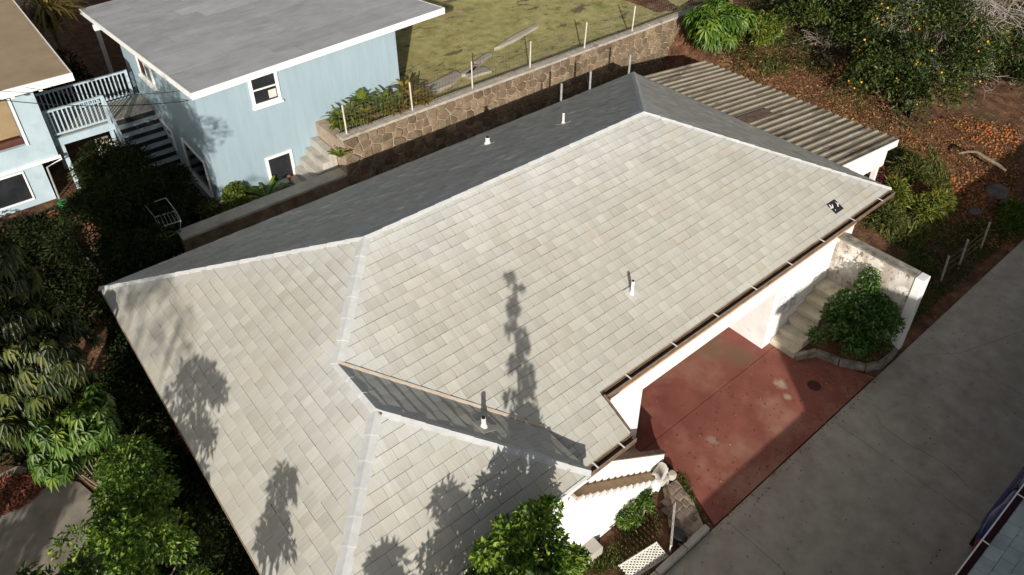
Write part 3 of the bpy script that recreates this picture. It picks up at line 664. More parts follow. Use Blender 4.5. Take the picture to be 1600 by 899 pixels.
def window(parent, O, A, U, nn, a, u, fw=.09, rails=(), cols=0, open_=False, pane='dark_glass', depth=.045, sill=True):
    """O lower corner of the outer frame, A along, U up, nn outwards; a, u = width and height"""
    A, U, nn = map(np.asarray, (A, U, nn)); f = MB()
    f.obox(O, A*fw, U*u, nn*depth); f.obox(O+A*(a-fw), A*fw, U*u, nn*depth); f.obox(O+A*fw+U*(u-fw), A*(a-2*fw), U*fw, nn*depth); f.obox(O+A*fw, A*(a-2*fw), U*fw, nn*depth)
    w_ = f.build('window', 'white_paint', parent)
    MB().obox(O+A*fw+U*fw+nn*.004, A*(a-2*fw), U*(u-2*fw), nn*.006).build('pane', pane, w_)
    for r in rails: MB().obox(O+A*fw+U*(u*r-.02)+nn*.011, A*(a-2*fw), U*.045, nn*.028).build('sash_rail', 'white_paint', w_)
    for c in range(cols): MB().obox(O+A*(fw+(a-2*fw)*(c+1)/(cols+1)-.012)+U*fw+nn*.011, A*.024, U*(u-2*fw), nn*.02).build('muntin', 'white_paint', w_)
    if sill: MB().obox(O-A*.03-U*.06, A*(a+.06), U*.058, nn*(depth+.06)).build('sill', 'white_paint', w_)
    return w_
eX, eY, eZ = V(1, 0, 0), V(0, 1, 0), V(0, 0, 1)
def rect_y(pp, Y): q = [aty(*p, Y) for p in pp]; return (q[0][0]+q[3][0])/2, (q[1][0]+q[2][0])/2, (q[2][2]+q[3][2])/2, (q[0][2]+q[1][2])/2
def rect_x(pp, X): q = [atx(*p, X) for p in pp]; return q
x0, x1, z0, z1 = rect_y([(385, 121), (430, 107), (439.5, 153), (396, 170)], BY)
w_ = window(bh, V(x0, BY, z0), eX, eZ, V(0, -1, 0), x1-x0, z1-z0-.0, rails=(.52,)); MB().box(x1-.36, x1-.12, BY-.016, BY-.0105, z0+.14, z0+.40).build('curtain', 'curtain', w_)
x0, x1, z0, z1 = rect_y([(412, 249), (454, 231.6), (464, 277), (424, 290)], BY)
w_ = window(bh, V(x0, BY, z0), eX, eZ, V(0, -1, 0), x1-x0, z1-z0)
WX0, WX1, WZ0 = x0, x1, z0
w_ = window(bh, V(BX, 25.95, 3.62), V(0, -1, 0), eZ, V(-1, 0, 0), 1.5, .78, rails=(), cols=1, fw=.1)
MB().obox((BX-.0105, 25.8, 3.74), (0, -.5, 0), (0, 0, .52), (-.004, 0, 0)).build('curtain', 'dark_wood', w_)
window(bh, V(BX, 25.35, .48), V(0, -1, 0), eZ, V(-1, 0, 0), 1.25, 1.72, rails=(.2, .4, .6, .8), cols=1, fw=.08, sill=False)
window(bh, V(BX, 23.05, 1.18), V(0, -1, 0), eZ, V(-1, 0, 0), 1.95, 1.25, fw=.06, rails=(), sill=True)
# power cables to the house corner
def cable(name, a, b, sag, r, label, parent=None):
    a, b = np.asarray(a, float), np.asarray(b, float); pts = [a+(b-a)*t+V(0, 0, -sag*4*t*(1-t)) for t in np.linspace(0, 1, 22)]
    mb = MB(); mb.tube(pts, r, 5); o = mb.build(name, 'black_plastic', parent)
    if label: tag(o, label, 'cable')
cab_end = V(BX-.03, 20.85, 4.62)
cable('power_cable', cab_end, at(-60, 148, 5.3), .25, .012, 'thin black power cable running from the blue house to the left')
cable('power_cable', cab_end+V(0, .5, .12), at(40, 137, 4.9), .18, .008, 'thinner upper cable between the blue house and the tan roof')

# concrete steps beside the blue house, climbing to the stone wall
cs = thing('concrete_steps', (8.0, 19.6, .4), 'pale concrete steps climbing along the blue wall to the stone wall', 'steps')
for i in range(5):
    x = 7.32+i*.24; bevel(MB().box(x, 8.53, 19.05+.0, 20.28, 1.1+i*.27+.001 if i else .4, 1.1+(i+1)*.27).build('step', 'concrete_light', cs), .012)
for k in range(7):
    MB().box(7.42+k*.155, 7.45+k*.155, 19.03, 19.049, .5, 1.3+.27*min(4, max(0, int((7.40+k*.155-7.32)/.24)))).build('board_mark', 'concrete_light', cs)
# terracotta pot on the window
def pot(x, y, z, h, r, label, m='terracotta'):
    mb = MB(); mb.tube([(x, y, z), (x, y, z+h*.85)], [r*.72, r], 14); mb.tube([(x, y, z+h*.85), (x, y, z+h)], [r*1.12, r*1.12], 14)
    mb.tube([(x, y, z+h), (x, y, z+h+.004)], [r*.95, r*.95], 14); tag(mb.build('flower_pot', m), label, 'flower pot')
pot(WX1-.28, BY-.095, WZ0-.0, .20, .05, 'small terracotta pot on the sill of the lower window')

# ------------------------------------------------------------------ left house, deck and stairs
lh = thing('pale_house', (-3, 28, 0), 'pale blue house with a tan roof at the left edge', 'house')
LY = 25.2; lw_ = MB()
lw_.box(-9, -2.6, LY, LY+.15, 2.0, 4.45); lw_.box(1.16, 1.88, LY, LY+.15, 2.0, 4.45); lw_.box(-2.6, 1.16, LY, LY+.15, 2.0, 2.66)
lw_.box(1.73, 1.88, LY+.152, 33, 2.0, 4.45); lw_.box(-9, 1.36, LY+.12, LY+.27, 0, 1.99); lw_.box(1.2, 1.35, LY+.28, 33, 0, 1.99)
lwo = lw_.build('wall', 'pale_blue', lh)
MB().box(-9, 1.93, LY-.05, LY-.002, 1.93, 2.03).build('ledge', 'white_paint', lwo)
MB().box(-9, 1.72, LY+.2, 32, 1.85, 1.98).build('floor', 'dark_wood', lh)
MB().box(-2.6, 1.16, LY+.40, LY+.43, 2.86, 4.4).build('window_shade', 'tan_shade', lh)
MB().box(-2.55, 1.14, LY+.3, LY+.38, 2.45, 2.8).build('inner_rail', 'dark_wood', lh)
window(lh, V(-1.4, LY+.12, .75), eX, eZ, V(0, -1, 0), 2.2, 1.05, fw=.05, pane='dark_glass', sill=False)
MB().box(1.18, 1.24, LY-.045, LY-.003, 2.66, 4.45).build('window_trim', 'white_paint', lwo)
LZ = lambda x, y: 4.74+.0*(y-24.4)
mb = MB(); mb.prism([(-9, 24.55), (2.95, 24.55), (2.95, 36), (-9, 36)], 4.66, 4.80); lr = mb.build('roof', 'tan_roof', lh)
mb = MB(); mb.box(-9, 2.99, 24.50, 24.545, 4.56, 4.81); mb.box(2.955, 2.99, 24.55, 36, 4.56, 4.81); mb.build('fascia', 'white_paint', lr)
mb = MB()
for k in range(9): mb.box(-4+k*.75, -3.9+k*.75, 24.6, LY, 4.46, 4.655)
mb.build('rafters', 'white_paint', lr)
MB().tube([V(1.93, LY-.06, 1.9), V(1.45, LY-.02, 1.75), V(1.42, LY+.06, .1)], [.03]*3, 8).build('downpipe', 'galv', lh)
# deck
dk = thing('wooden_deck', (3, 26, 0), 'pale painted wooden deck bridging the two blue houses', 'deck')
DZ = 2.45
x = 1.9; k = 0
for k in range(10):
    yy = 25.55+k*.145
    MB().box(1.90, 5.13, yy, yy+.135, DZ-.04, DZ).build('deck_board', 'deck_wood', dk)
mb = MB(); mb.box(1.9, 3.72, 25.45, 25.545, DZ-.26, DZ-.0); mb.box(1.9, 5.13, 27.02, 27.1, DZ-.26, DZ); mb.build('rim_board', 'pale_blue', dk)
for (xa, xb, yy) in ((2.0, 3.66, 25.49), (1.95, 4.86, 26.98)):
    MB().box(xa, xb, yy-.05, yy+.05, DZ+.93, DZ+.985).build('top_rail', 'pale_blue', dk); MB().box(xa, xb, yy-.02, yy+.02, DZ+.10, DZ+.16).build('bottom_rail', 'pale_blue', dk)
    n = int((xb-xa)/.135)
    for i in range(n): xx = xa+.07+i*(xb-xa-.1)/n; MB().box(xx-.02, xx+.02, yy-.018, yy+.018, DZ+.161, DZ+.929).build('baluster', 'pale_blue', dk)
    for xx in (xa-.045, xb+.002): MB().box(xx-.045, xx+.045, yy-.045, yy+.045, DZ-.2 if yy < 26 else DZ, DZ+1.0).build('rail_post', 'pale_blue', dk)
for xx, yy in ((2.1, 25.5), (3.62, 25.5), (2.1, 27.05), (4.9, 27.05)): MB().box(xx-.06, xx+.06, yy-.05, yy+.05, .3, DZ-.27).build('support_post', 'pale_blue', dk)
ds = thing('deck_stairs', (4.4, 24.5, .4), 'blue grey stairs, toned dark for shade, going down from the deck beside the blue wall', 'stairs')
for i in range(9):
    z = DZ-.2*(i+1); y = 25.5-.26*i
    MB().box(3.80, 5.10, y-.285, y, z-.035, z).build('tread', 'step_blue_shade', ds); MB().box(3.80, 5.10, y-.02, y-.001, z-.2+.0, z-.036).build('gap_board', 'stair_gap_shade', ds) if i < 8 else None; MB().box(3.80, 5.10, y+.0, y+.019, z+.001, z+.164).build('gap_board', 'stair_gap_shade', ds)  # stairs are open; the boards stand in for dark gaps under the treads
for xx in (3.72, 5.103):
    MB().add([(xx, 25.54, DZ), (xx, 25.54, DZ-.34), (xx, 23.1, .44), (xx, 23.1, .75), (xx+.04, 25.54, DZ), (xx+.04, 25.54, DZ-.34), (xx+.04, 23.1, .44), (xx+.04, 23.1, .75)],
       [(0, 1, 2, 3), (7, 6, 5, 4), (0, 4, 5, 1), (1, 5, 6, 2), (2, 6, 7, 3), (3, 7, 4, 0)]).build('stringer', 'step_blue_shade' if xx > 5 else 'pale_blue', ds)
MB().add([(3.67, 25.43, DZ+1.0), (3.67, 25.43, DZ+.72), (3.67, 23.3, 1.12), (3.67, 23.3, 1.5), (3.72, 25.43, DZ+1.0), (3.72, 25.43, DZ+.72), (3.72, 23.3, 1.12), (3.72, 23.3, 1.5)],
       [(0, 1, 2, 3), (7, 6, 5, 4), (0, 4, 5, 1), (1, 5, 6, 2), (2, 6, 7, 3), (3, 7, 4, 0)]).build('hand_rail', 'pale_blue', ds)
MB().box(3.64, 3.75, 23.25, 23.36, .4, 1.55).build('newel_post', 'pale_blue', ds)
tag(MB().box(1.5, 5.1, 21.8, 26.5, .38, .50).build('terrace', 'red_brick_floor'), kind='structure')
tag(bevel(MB().box(3.1, 3.55, 25.7, 26.1, .5, 1.75).build('storage_box', 'concrete_light'), .03), 'pale box standing in the shade under the deck', 'box')
# green bucket and pot at the corner
b_ = at(101, 320, .75); mb = MB(); mb.tube([(b_[0], b_[1], .5), (b_[0], b_[1], .82)], [.13, .17], 16); mb.tube([(b_[0], b_[1], .82), (b_[0], b_[1], .85)], [.185, .185], 16); tag(mb.build('bucket', 'green_plastic'), 'green plastic bucket at the corner of the pale house', 'bucket')
b_ = at(88, 345, .4); pot(b_[0], b_[1], .35, .34, .17, 'brown flower pot at the foot of the pale house wall')
b_ = at(255, 275, .75); mb = MB(); mb.tube([(b_[0], b_[1], .5), (b_[0], b_[1], .56), (b_[0], b_[1], .62)], [.12, .30, .44], 18); mb.tube([(b_[0], b_[1], .62), (b_[0], b_[1], .63)], [.40, .40], 18); tag(mb.build('planter_bowl', 'terracotta'), 'wide red bowl at the foot of the deck stairs', 'bowl')

# white drying rack amid the shrubs
rk = thing('drying_rack', (3.5, 20.0, 0), 'folding white metal drying rack standing among the dark shrubs', 'drying rack')
c = at(262, 345, 2.15); cx_, cy_ = c[0], c[1]
fr = MB(); za, zb = 2.15, 1.55
P_ = [V(cx_-.28, cy_-.18, za), V(cx_+.28, cy_-.24, za), V(cx_+.31, cy_+.18, za+.1), V(cx_-.25, cy_+.24, za+.1)]
for i in range(4): fr.tube([P_[i], P_[(i+1) % 4]], .016, 6)
fr.build('top_frame', 'galv', rk)
for i in range(6):
    t = (i+.5)/6; a = P_[0]+(P_[1]-P_[0])*t; b = P_[3]+(P_[2]-P_[3])*t; MB().tube([a, b], .009, 5).build('rail', 'galv', rk)
for i in range(4): q = P_[i]; MB().tube([q, V(2*cx_-q[0]*1.0, q[1]+(.1 if i < 2 else -.1), .3)], .014, 6).build('leg', 'galv', rk)
a, b = P_[3]+V(-.1, .2, .35), P_[2]+V(-.1, .25, .35); MB().tube([P_[3], a, b, P_[2]], .014, 6).build('wing', 'galv', rk)

# ------------------------------------------------------------------ garden wall, steps and planter by the garage
gw = thing('garden_wall', (16.75, 5.6, 0), 'stained white garden wall right of the garage steps', 'wall')
GW = [(16.55, 4.45), (16.83, 4.45), (16.83, 6.7), (16.55, 6.7)]
MB().box(16.55, 16.83, 4.62, 6.715, 0, 2.42).build('wall_body', 'stained_stucco', gw)
bevel(MB().box(16.52, 16.86, 4.40, 4.62, 0, 2.46).build('end_pier', 'white_stucco', gw), .015); bevel(MB().box(16.53, 16.85, 4.64, 6.715, 2.421, 2.47).build('coping', 'mossy_top', gw), .012)
st = thing('garden_steps', (15.3, 6.4, 0), 'cream stained concrete steps rising beside the garage wall', 'steps')
for i in range(6):
    x = 14.31+i*.33; bevel(MB().box(x, 16.54, 5.98+.02*i, 6.715, .18*i+.001 if i else -.1, .18*(i+1)).build('step', 'cream_step', st), .012)
pl_ = thing('planter', (15.6, 5.2, 0), 'low curved concrete planter edge around the garage shrub', 'planter')
pe = [(14.30, 5.96), (14.62, 5.80), (14.86, 5.70), (15.02, 5.14), (15.35, 4.62), (15.7, 4.42), (16.2, 4.40), (16.5, 4.42)]
for (a, b) in zip(pe[:-1], pe[1:]):
    a3, b3 = V(*a, .11), V(*b, .11); mb = MB(); d = nrm(b3-a3); mb.bar(a3+d*.006-V(0, 0, .03), b3-d*.006, .13, .22); bevel(mb.build('edge_block', 'mossy_top', pl_), .02)
MB().prism([(14.35, 6.0), (14.9, 5.75), (15.08, 5.2), (15.4, 4.7), (15.75, 4.5), (16.5, 4.5), (16.5, 5.97), (15, 5.97)], -.05, .17).build('soil', 'dirt', pl_)

# ------------------------------------------------------------------ entry stair at the wing
es = thing('entry_stair', (7.6, 6.2, 0), 'brown entry stair with a white parapet beside the garage', 'stair')
for i in range(14):
    x1 = 9.03-.205*i; top = .145*(i+1)
    bevel(MB().box(6.2, x1, 5.952, 6.71, .145*i+.001 if i else 0, top).build('step', 'tan_step', es), .01)
# stepped white side
vs = []; sidep = [(8.99, 0)]
for i in range(14): sidep += [(9.03-.205*i-.01, .145*(i+1)-.025), (9.03-.205*(i+1)-.01, .145*(i+1)-.025)]
sidep += [(6.16, 0)]
sidep = [(max(6.16, a), b) for a, b in sidep]
mb = MB(); n = len(sidep); f3 = [(x, 5.66, z) for x, z in sidep]; b3 = [(x, 5.698, z) for x, z in sidep]
mb.add(f3+b3, [tuple(range(n))[::-1] if poly_signed(sidep) < 0 else tuple(range(n)), ]+[(i, (i+1) % n, (i+1) % n+n, i+n) for i in range(n)]); mb.box(6.161, 6.199, 5.70, 6.70, 0, 2.0); mb.build('side_wall', 'white_stucco', es)
zl_ = lambda x: (9.03-x)*.145/.205+.06
mb = MB(); mb.add([(6.2, 5.70, zl_(6.2)-.3), (8.99, 5.70, -.05), (8.99, 5.95, -.05), (6.2, 5.95, zl_(6.2)-.3), (6.2, 5.70, zl_(6.2)), (8.99, 5.70, zl_(8.99)), (8.99, 5.95, zl_(8.99)), (6.2, 5.95, zl_(6.2))], [(3, 2, 1, 0), (4, 5, 6, 7), (0, 1, 5, 4), (1, 2, 6, 5), (2, 3, 7, 6), (3, 0, 4, 7)]); mb.build('sloped_ledge', 'tan_step', es)
# parapet: sloping white wall on the stair with a dark rail cap
pa = [V(6.5, 6.0, 2.50), V(9.18, 6.0, .52)]
for nm, z_a, z_b, m_, hw in (('parapet', None, 0, 'white_paint', .045),):
    x_a, za, x_b, zb = 6.5, 2.50, 9.18, .52
    mb = MB(); out = [(x_a, 5.955, .9), (x_b, 5.955, .06), (x_b, 5.955, zb), (x_a, 5.955, za)]; mb.add(*wallpoly(out, .09, (0, -1, 0))); mb.build('parapet', 'white_paint', es)
mb = MB(); mb.bar(V(6.5, 6.0, 2.515), V(9.22, 6.0, .508), .13, .03); mb.build('parapet_cap', 'gutter', es)
# round capped pillar at the stair foot and rubble stones
pp = thing('stub_pillar', (9.0, 5.75, 0), 'short round topped plaster pillar at the foot of the entry stair', 'pillar')
q = MB(); q.smooth = True; q.tube([V(8.70, 5.74, .36), V(9.04, 5.86, .30)], [.10, .11], 16); q.build('round_top', 'concrete_light', pp)
q = MB(); q.obox(V(8.66, 5.60, 0), V(.44, .14, 0), V(-.07, .24, 0), V(0, 0, .30)); q.build('base', 'white_stucco', pp)
for i, (px, py, sx) in enumerate(((1035, 750, .17), (1012, 765, .15), (1050, 742, .12))):
    c = at(px, py, .1); mb = MB(); q = [(c[0]+sx*random.uniform(.8, 1.2)*math.cos(k*1.047), c[1]+sx*random.uniform(.6, .9)*math.sin(k*1.047)) for k in range(6)]
    o = bevel(mb.prism(q, 0, random.uniform(.14, .26)).build('stone_block', 'concrete_light'), .03)
    tag(o, ['middle pale stone block beside the stub pillar', 'pale stone block against the white stair wall', 'pale stone block nearest the red slab'][i], 'stone')
dp = MB(); c = aty(985, 775, 5.7); dp.tube([V(c[0], 5.72, .0), V(c[0], 5.72, c[2]+.35)], [.05, .05], 10); tag(dp.build('drain_pipe', 'rusty'), 'dark rusty pipe standing against the white stair wall', 'pipe')
# garden in front: plank, concrete block bench, paved path, lattice
a, b = at(1005, 795, .25), at(993, 822, .06); mb = MB(); mb.bar(a, b, .12, .03); tag(mb.build('plank', 'plank'), 'weathered plank lying among the weeds below the stair', 'plank')
cb = thing('block_border', (6.2, 5.6, 0), 'row of grey concrete blocks below the white wing wall', 'border')
a, b = at(934, 846, .25), at(868, 899, .25); d = b-a; nn_ = 4
for i in range(nn_):
    p = a+d*(i/nn_); q_ = d/nn_*.985; sdv = nrm(np.cross(d, V(0, 0, 1)))*.32
    if sdv[1] < 0: sdv = -sdv
    bevel(MB().obox(V(p[0], p[1], -.05)-sdv*.5, V(q_[0], q_[1], 0), sdv, V(0, 0, .30+random.uniform(-.01, .01))).build('concrete_block', 'concrete_light', cb), .012)
pth = tag(MB().prism([(8.05, 4.42), (8.75, 4.40), (9.08, 5.0), (9.2, 5.55), (8.8, 5.6), (8.5, 5.2), (8.2, 4.9)], -.1, .005).build('paved_path', 'mortar'), kind='structure')
for r in range(7):
    for c_ in range(5):
        x = 8.12+r*.155; y = 4.46+c_*.20+(r % 2)*.06+r*.065
        if y > 5.5 or x > 8.75+(y-4.4)*.45 or x < 8.0+(y-4.4)*.5: continue
        mb = MB(); w1, w2 = .065, .085; j = lambda: random.uniform(-.014, .014)
        mb.prism([(x-w1+j(), y-w2+j()), (x+w1+j(), y-w2+j()), (x+w1+j(), y+w2+j()), (x-w1+j(), y+w2+j())], .0, .022+random.uniform(-.004, .008)); bevel(mb.build('paver', 'paver', pth), .008, 1)
kb = thing('kerb', (7, 4.35, 0), 'pale kerb stones between the drive and the garden', 'kerb')
x = 3.0
while x < 8.75:
    L = random.uniform(.75, 1.0); bevel(MB().box(x+.01, min(8.8, x+L)-.01, 4.31, 4.45, -.1, .10+random.uniform(-.012, .012)).build('kerb_stone', 'concrete_light', kb), .02); x += L
def lattice(a, b, tilt, h, label):
    """leaning lattice panel from ground point a to b"""
    a, b = np.asarray(a, float), np.asarray(b, float); t = thing('lattice_panel', tuple((a+b)/2), label, 'lattice'); d = nrm(b-a); L = np.linalg.norm(b-a); u = nrm(np.asarray(tilt, float)); n = nrm(np.cross(d, u))
    for k in range(-int(h/.10), int(L/.10)+1):
        for sg in (1, -1):
            s0 = k*.10; p0 = (s0, 0) if sg > 0 else (s0, h); p1 = (s0+h, h) if sg > 0 else (s0+h, 0)
            t0, t1 = 0., 1.
            if p1[0]-p0[0] > 0: t0 = max(0, (0-p0[0])/(p1[0]-p0[0])); t1 = min(1, (L-p0[0])/(p1[0]-p0[0]))
            if t1-t0 < .05: continue
            A = (p0[0]+(p1[0]-p0[0])*t0, p0[1]+(p1[1]-p0[1])*t0); B = (p0[0]+(p1[0]-p0[0])*t1, p0[1]+(p1[1]-p0[1])*t1)
            MB().bar(a+d*A[0]+u*A[1]+n*.006*sg, a+d*B[0]+u*B[1]+n*.006*sg, .028, .008, tuple(n)).build('slat', 'lattice', t)
    for hh in (0, h): MB().bar(a+u*hh+n*.02, b+u*hh+n*.02, .04, .014, tuple(n)).build('frame_rail', 'lattice', t)
lattice(at(985, 905, .03), at(1043, 868, .03), (-.32, .35, .75), .5, 'long white lattice panel leaning over the dirt by the drive')
lattice(at(1046, 862, .03), at(1052, 795, .03), (-.2, -.12, .9), .36, 'short white lattice panel beside the paved path')
c = at(1060, 838, .05); mb = MB(); mb.prism([(c[0]+.16*math.cos(k*.9)*random.uniform(.8, 1.2), c[1]+.22*math.sin(k*.9)*random.uniform(.8, 1.2)) for k in range(7)], .02, .16); tag(bevel(mb.build('plastic_bag', 'black_plastic'), .05, 3), 'black plastic bag beside the lattice on the paved path', 'bag')
mb = MB(); pts = [at(1040, 735, .03), at(1044, 760, .03), at(1046, 785, .03), at(1052, 800, .03)]; mb.tube(pts, .018, 6); tag(mb.build('garden_hose', 'rusty'), 'dark hose crossing the paved path by the stub pillar', 'hose')
# fence along the drive on the right
rf = thing('chain_fence', (21, 5.3, 0), 'sagging wire fence with grey posts along the drive', 'fence')
pr_ = None
for px, py, h in ((1531, 392, 1.05), (1497, 420, 1.05), (1470, 440, .9)):
    q = at(px, py, .05); b = V(q[0], q[1], float(gz(q[0], q[1]))-.05); t = b+V(.0, .06, h+.05); MB().tube([b, t], [.03, .03], 8).build('post', 'galv', rf)
    if pr_ is not None:
        for z in (.35, .65, .92): MB().tube([pr_+V(0, .02, z), b+V(0, .02, z)], .007, 4).build('wire', 'rusty', rf)
    pr_ = b

# ------------------------------------------------------------------ neighbour's house at the lower right (low wing in view, unseen blocks behind the camera sized to cast shade)
nh = thing('neighbour_house', (14, -6, 0), 'neighbour house with a pale blue shingle roof and maroon gutter', 'house')
NE, NZ, NS = .42, 1.93, .30
mb = MB(); mb.box(-2.2, 26, -5.5, -1.3, -.05, 1.7); mb.box(4.9, 7.0, -14, -6.0, -.05, 6.75); mb.box(7.002, 34, -14, -6.0, -.05, 5.75); mb.box(-2.2, 4.898, -14, -6.0, -.05, 4.4); mb.build('wall', 'pale_blue', nh)  # leftmost rear block is added, unseen, to keep sun off the drive
pts = [V(-2.5, NE, NZ), V(26.5, NE, NZ), V(26.5, -5.9, NZ+NS*(NE+5.9)), V(-2.5, -5.9, NZ+NS*(NE+5.9))]
mb = MB(); mb.add([p-V(0, 0, .02) for p in pts]+[p-V(0, 0, .14) for p in pts], [(3, 2, 1, 0), (4, 5, 6, 7), (0, 1, 5, 4), (1, 2, 6, 5), (2, 3, 7, 6), (3, 0, 4, 7)]); nr = mb.build('roof', 'roof_deck', nh)
for xa, xb, zt in ((4.7, 7.2, 7.05), (7.21, 34.2, 6.1), (-2.5, 4.69, 4.7)):  # last roof belongs to the added shade block
    for ya, yb, za, zb in ((-5.9, -10, zt, zt+1), (-10, -14.2, zt+1, zt)):
        pq = [V(xa, ya, za), V(xb, ya, za), V(xb, yb, zb), V(xa, yb, zb)]
        mb = MB(); mb.add(pq+[p-V(0, 0, .25) for p in pq], [(3, 2, 1, 0), (4, 5, 6, 7), (0, 1, 5, 4), (1, 2, 6, 5), (2, 3, 7, 6), (3, 0, 4, 7)]); mb.build('upper_roof', 'blue_shingle', nh)
nt = []; u = nrm(V(0, -1, NS))
def ntf(c, b): g = random.uniform(.86, 1.1); return (g, g, g)
shingle_plane([V(7.5, NE, NZ), V(15, NE, NZ), V(15, -3.2, NZ+NS*3.62), V(7.5, -3.2, NZ+NS*3.62)], V(1, 0, 0), u, 'blue_shingle', .24, .34, ntf, nt); lay_shingles(nt, nr)
g = MB(); g.box(-2.4, 26.4, NE+.005, NE+.015, NZ-.1, NZ+.0); g.box(-2.4, 26.4, NE+.015, NE+.11, NZ-.1, NZ-.09); g.box(-2.4, 26.4, NE+.11, NE+.12, NZ-.1, NZ+.01); go = g.build('gutter', 'maroon_gutter', nh)
MB().box(-2.4, 26.4, NE+.112, NE+.136, NZ+.0105, NZ+.03).build('gutter_lip', 'white_paint', go)
for k in range(14): x = 5.4+k*1.45; MB().box(x-.013, x+.013, NE, NE+.14, NZ+.031, NZ+.04).build('gutter_strap', 'white_paint', go)
# blue car half hidden under the eave
car = thing('parked_car', (13.9, -.02, 0), 'dark blue car half hidden under the neighbour eave', 'car')
def car_body():
    L, W = 3.9, 1.62; xs = np.linspace(0, L, 15)
    zt = np.interp(xs/L, [0, .03, .12, .24, .34, .50, .72, .84, .95, 1], [.50, .78, .92, .98, 1.38, 1.46, 1.40, 1.02, .88, .55]); wd = np.interp(xs/L, [0, .06, .2, .8, .94, 1], [.62, .86, 1, 1, .9, .66])*W/2
    vs = []; fs = []
    for x, zz, w_ in zip(xs, zt, wd):
        rf_ = .80 if zz > 1.1 else .94
        prof_ = [(-w_*.94, .26), (-w_, .55), (-w_*.985, min(zz, .82)), (-w_*rf_, zz*.96), (-w_*rf_*.6, zz), (w_*rf_*.6, zz), (w_*rf_, zz*.96), (w_*.985, min(zz, .82)), (w_, .55), (w_*.94, .26)]
        vs += [(x, yy, z) for yy, z in prof_]
    for i in range(14):
        for k in range(10): a = i*10+k; b = i*10+(k+1) % 10; fs.append((a, a+10, b+10, b))
    fs += [tuple(range(10)), tuple(range(140, 150))[::-1]]
    return vs, fs
cv, cf = car_body(); cx0, cy0 = 12.05, -.02
mb = MB(); mb.smooth = True; mb.add([(x+cx0, y+cy0, z) for x, y, z in cv], cf); o = mb.build('body', 'car_blue', car)
for (x, y) in ((.72, -.74), (.72, .60), (3.1, -.74), (3.1, .60)):
    wh = MB().tube([V(cx0+x, cy0+y, .30), V(cx0+x, cy0+y+.17, .30)], [.30, .30], 18).build('wheel', 'tyre', car); MB().tube([V(cx0+x, cy0+y+.168, .30), V(cx0+x, cy0+y+.18, .30)], [.18, .18], 14).build('rim', 'galv', wh)
for y in (-.66, .46): MB().box(cx0-.01, cx0+.12, cy0+y, cy0+y+.2, .66, .86).build('tail_light', 'tail_red', car)
mb = MB(); mb.add([(cx0+.98, cy0+s_*.60, 1.0) for s_ in (-1, 1)]+[(cx0+1.30, cy0+s_*.52, 1.36) for s_ in (1, -1)]+[(cx0+.94, cy0+s_*.60, 1.02) for s_ in (-1, 1)]+[(cx0+1.26, cy0+s_*.52, 1.39) for s_ in (1, -1)], [(0, 1, 2, 3), (7, 6, 5, 4), (0, 4, 5, 1), (1, 5, 6, 2), (2, 6, 7, 3), (3, 7, 4, 0)]); mb.build('rear_window', 'dark_glass', car)
for s_ in (-1, 1): mb = MB(); mb.obox(V(cx0+1.35, cy0+s_*.70, 1.0), V(1.5, 0, 0), V(0, -s_*.06, .34), V(0, s_*.03, 0)); mb.build('side_window', 'dark_glass', car)

# ------------------------------------------------------------------ vegetation helpers
def leaf_cloud(P, D, Nn, L, W, fold=.18, tint=None, droop=.15):
    """P base points, D directions, Nn normals, L, W lengths and widths -> verts, faces, tint per vertex; two folded blades halves per leaf"""
    n = len(P); D = nrm(D); S = nrm(np.cross(D, Nn)); Nn = nrm(np.cross(S, D)); L = np.broadcast_to(L, n)[:, None]; W = np.broadcast_to(W, n)[:, None]
    dn = V(0, 0, -1)[None]
    mid = P+D*L*.5+Nn*L*.06; tip = P+D*L+dn*L*droop
    v = np.stack([P, mid+S*W*.5-Nn*W*fold*-1, tip, mid-S*W*.5+Nn*W*fold], 1).reshape(-1, 3)
    b = np.arange(n)*4; f = np.concatenate([np.stack([b, b+1, b+2], 1), np.stack([b, b+2, b+3], 1)])
    t = np.repeat(tint if tint is not None else rng.random(n), 4)
    return v, f, t
def join(parts):
    vs, fs, ts = [], [], []; o = 0
    for v, f, t in parts: vs.append(v); fs.append(f+o); ts.append(t); o += len(v)
    return np.concatenate(vs), np.concatenate(fs), np.concatenate(ts)
def ball_clump(c, r, n, L, W, droop=.25, updir=.5, squash=.75, tb=.5, ts=.22):
    d = nrm(rng.normal(size=(n, 3))); d[:, 2] = np.where(d[:, 2] < -.35, -d[:, 2], d[:, 2])
    rad = r*(.45+.55*rng.random((n, 1))**.5); P = c+d*rad*V(1, 1, squash)
    D = nrm(d*.7+rng.normal(size=(n, 3))*.55+V(0, 0, -droop)); Nn = nrm(d*.6+V(0, 0, updir)+rng.normal(size=(n, 3))*.35)
    t = np.clip(tb+rng.normal(size=n)*ts+rng.normal()*.10, 0, 1)
    return leaf_cloud(P, D, Nn, L*(.7+.6*rng.random(n)), W*(.7+.6*rng.random(n)), tint=t, droop=droop*.5)
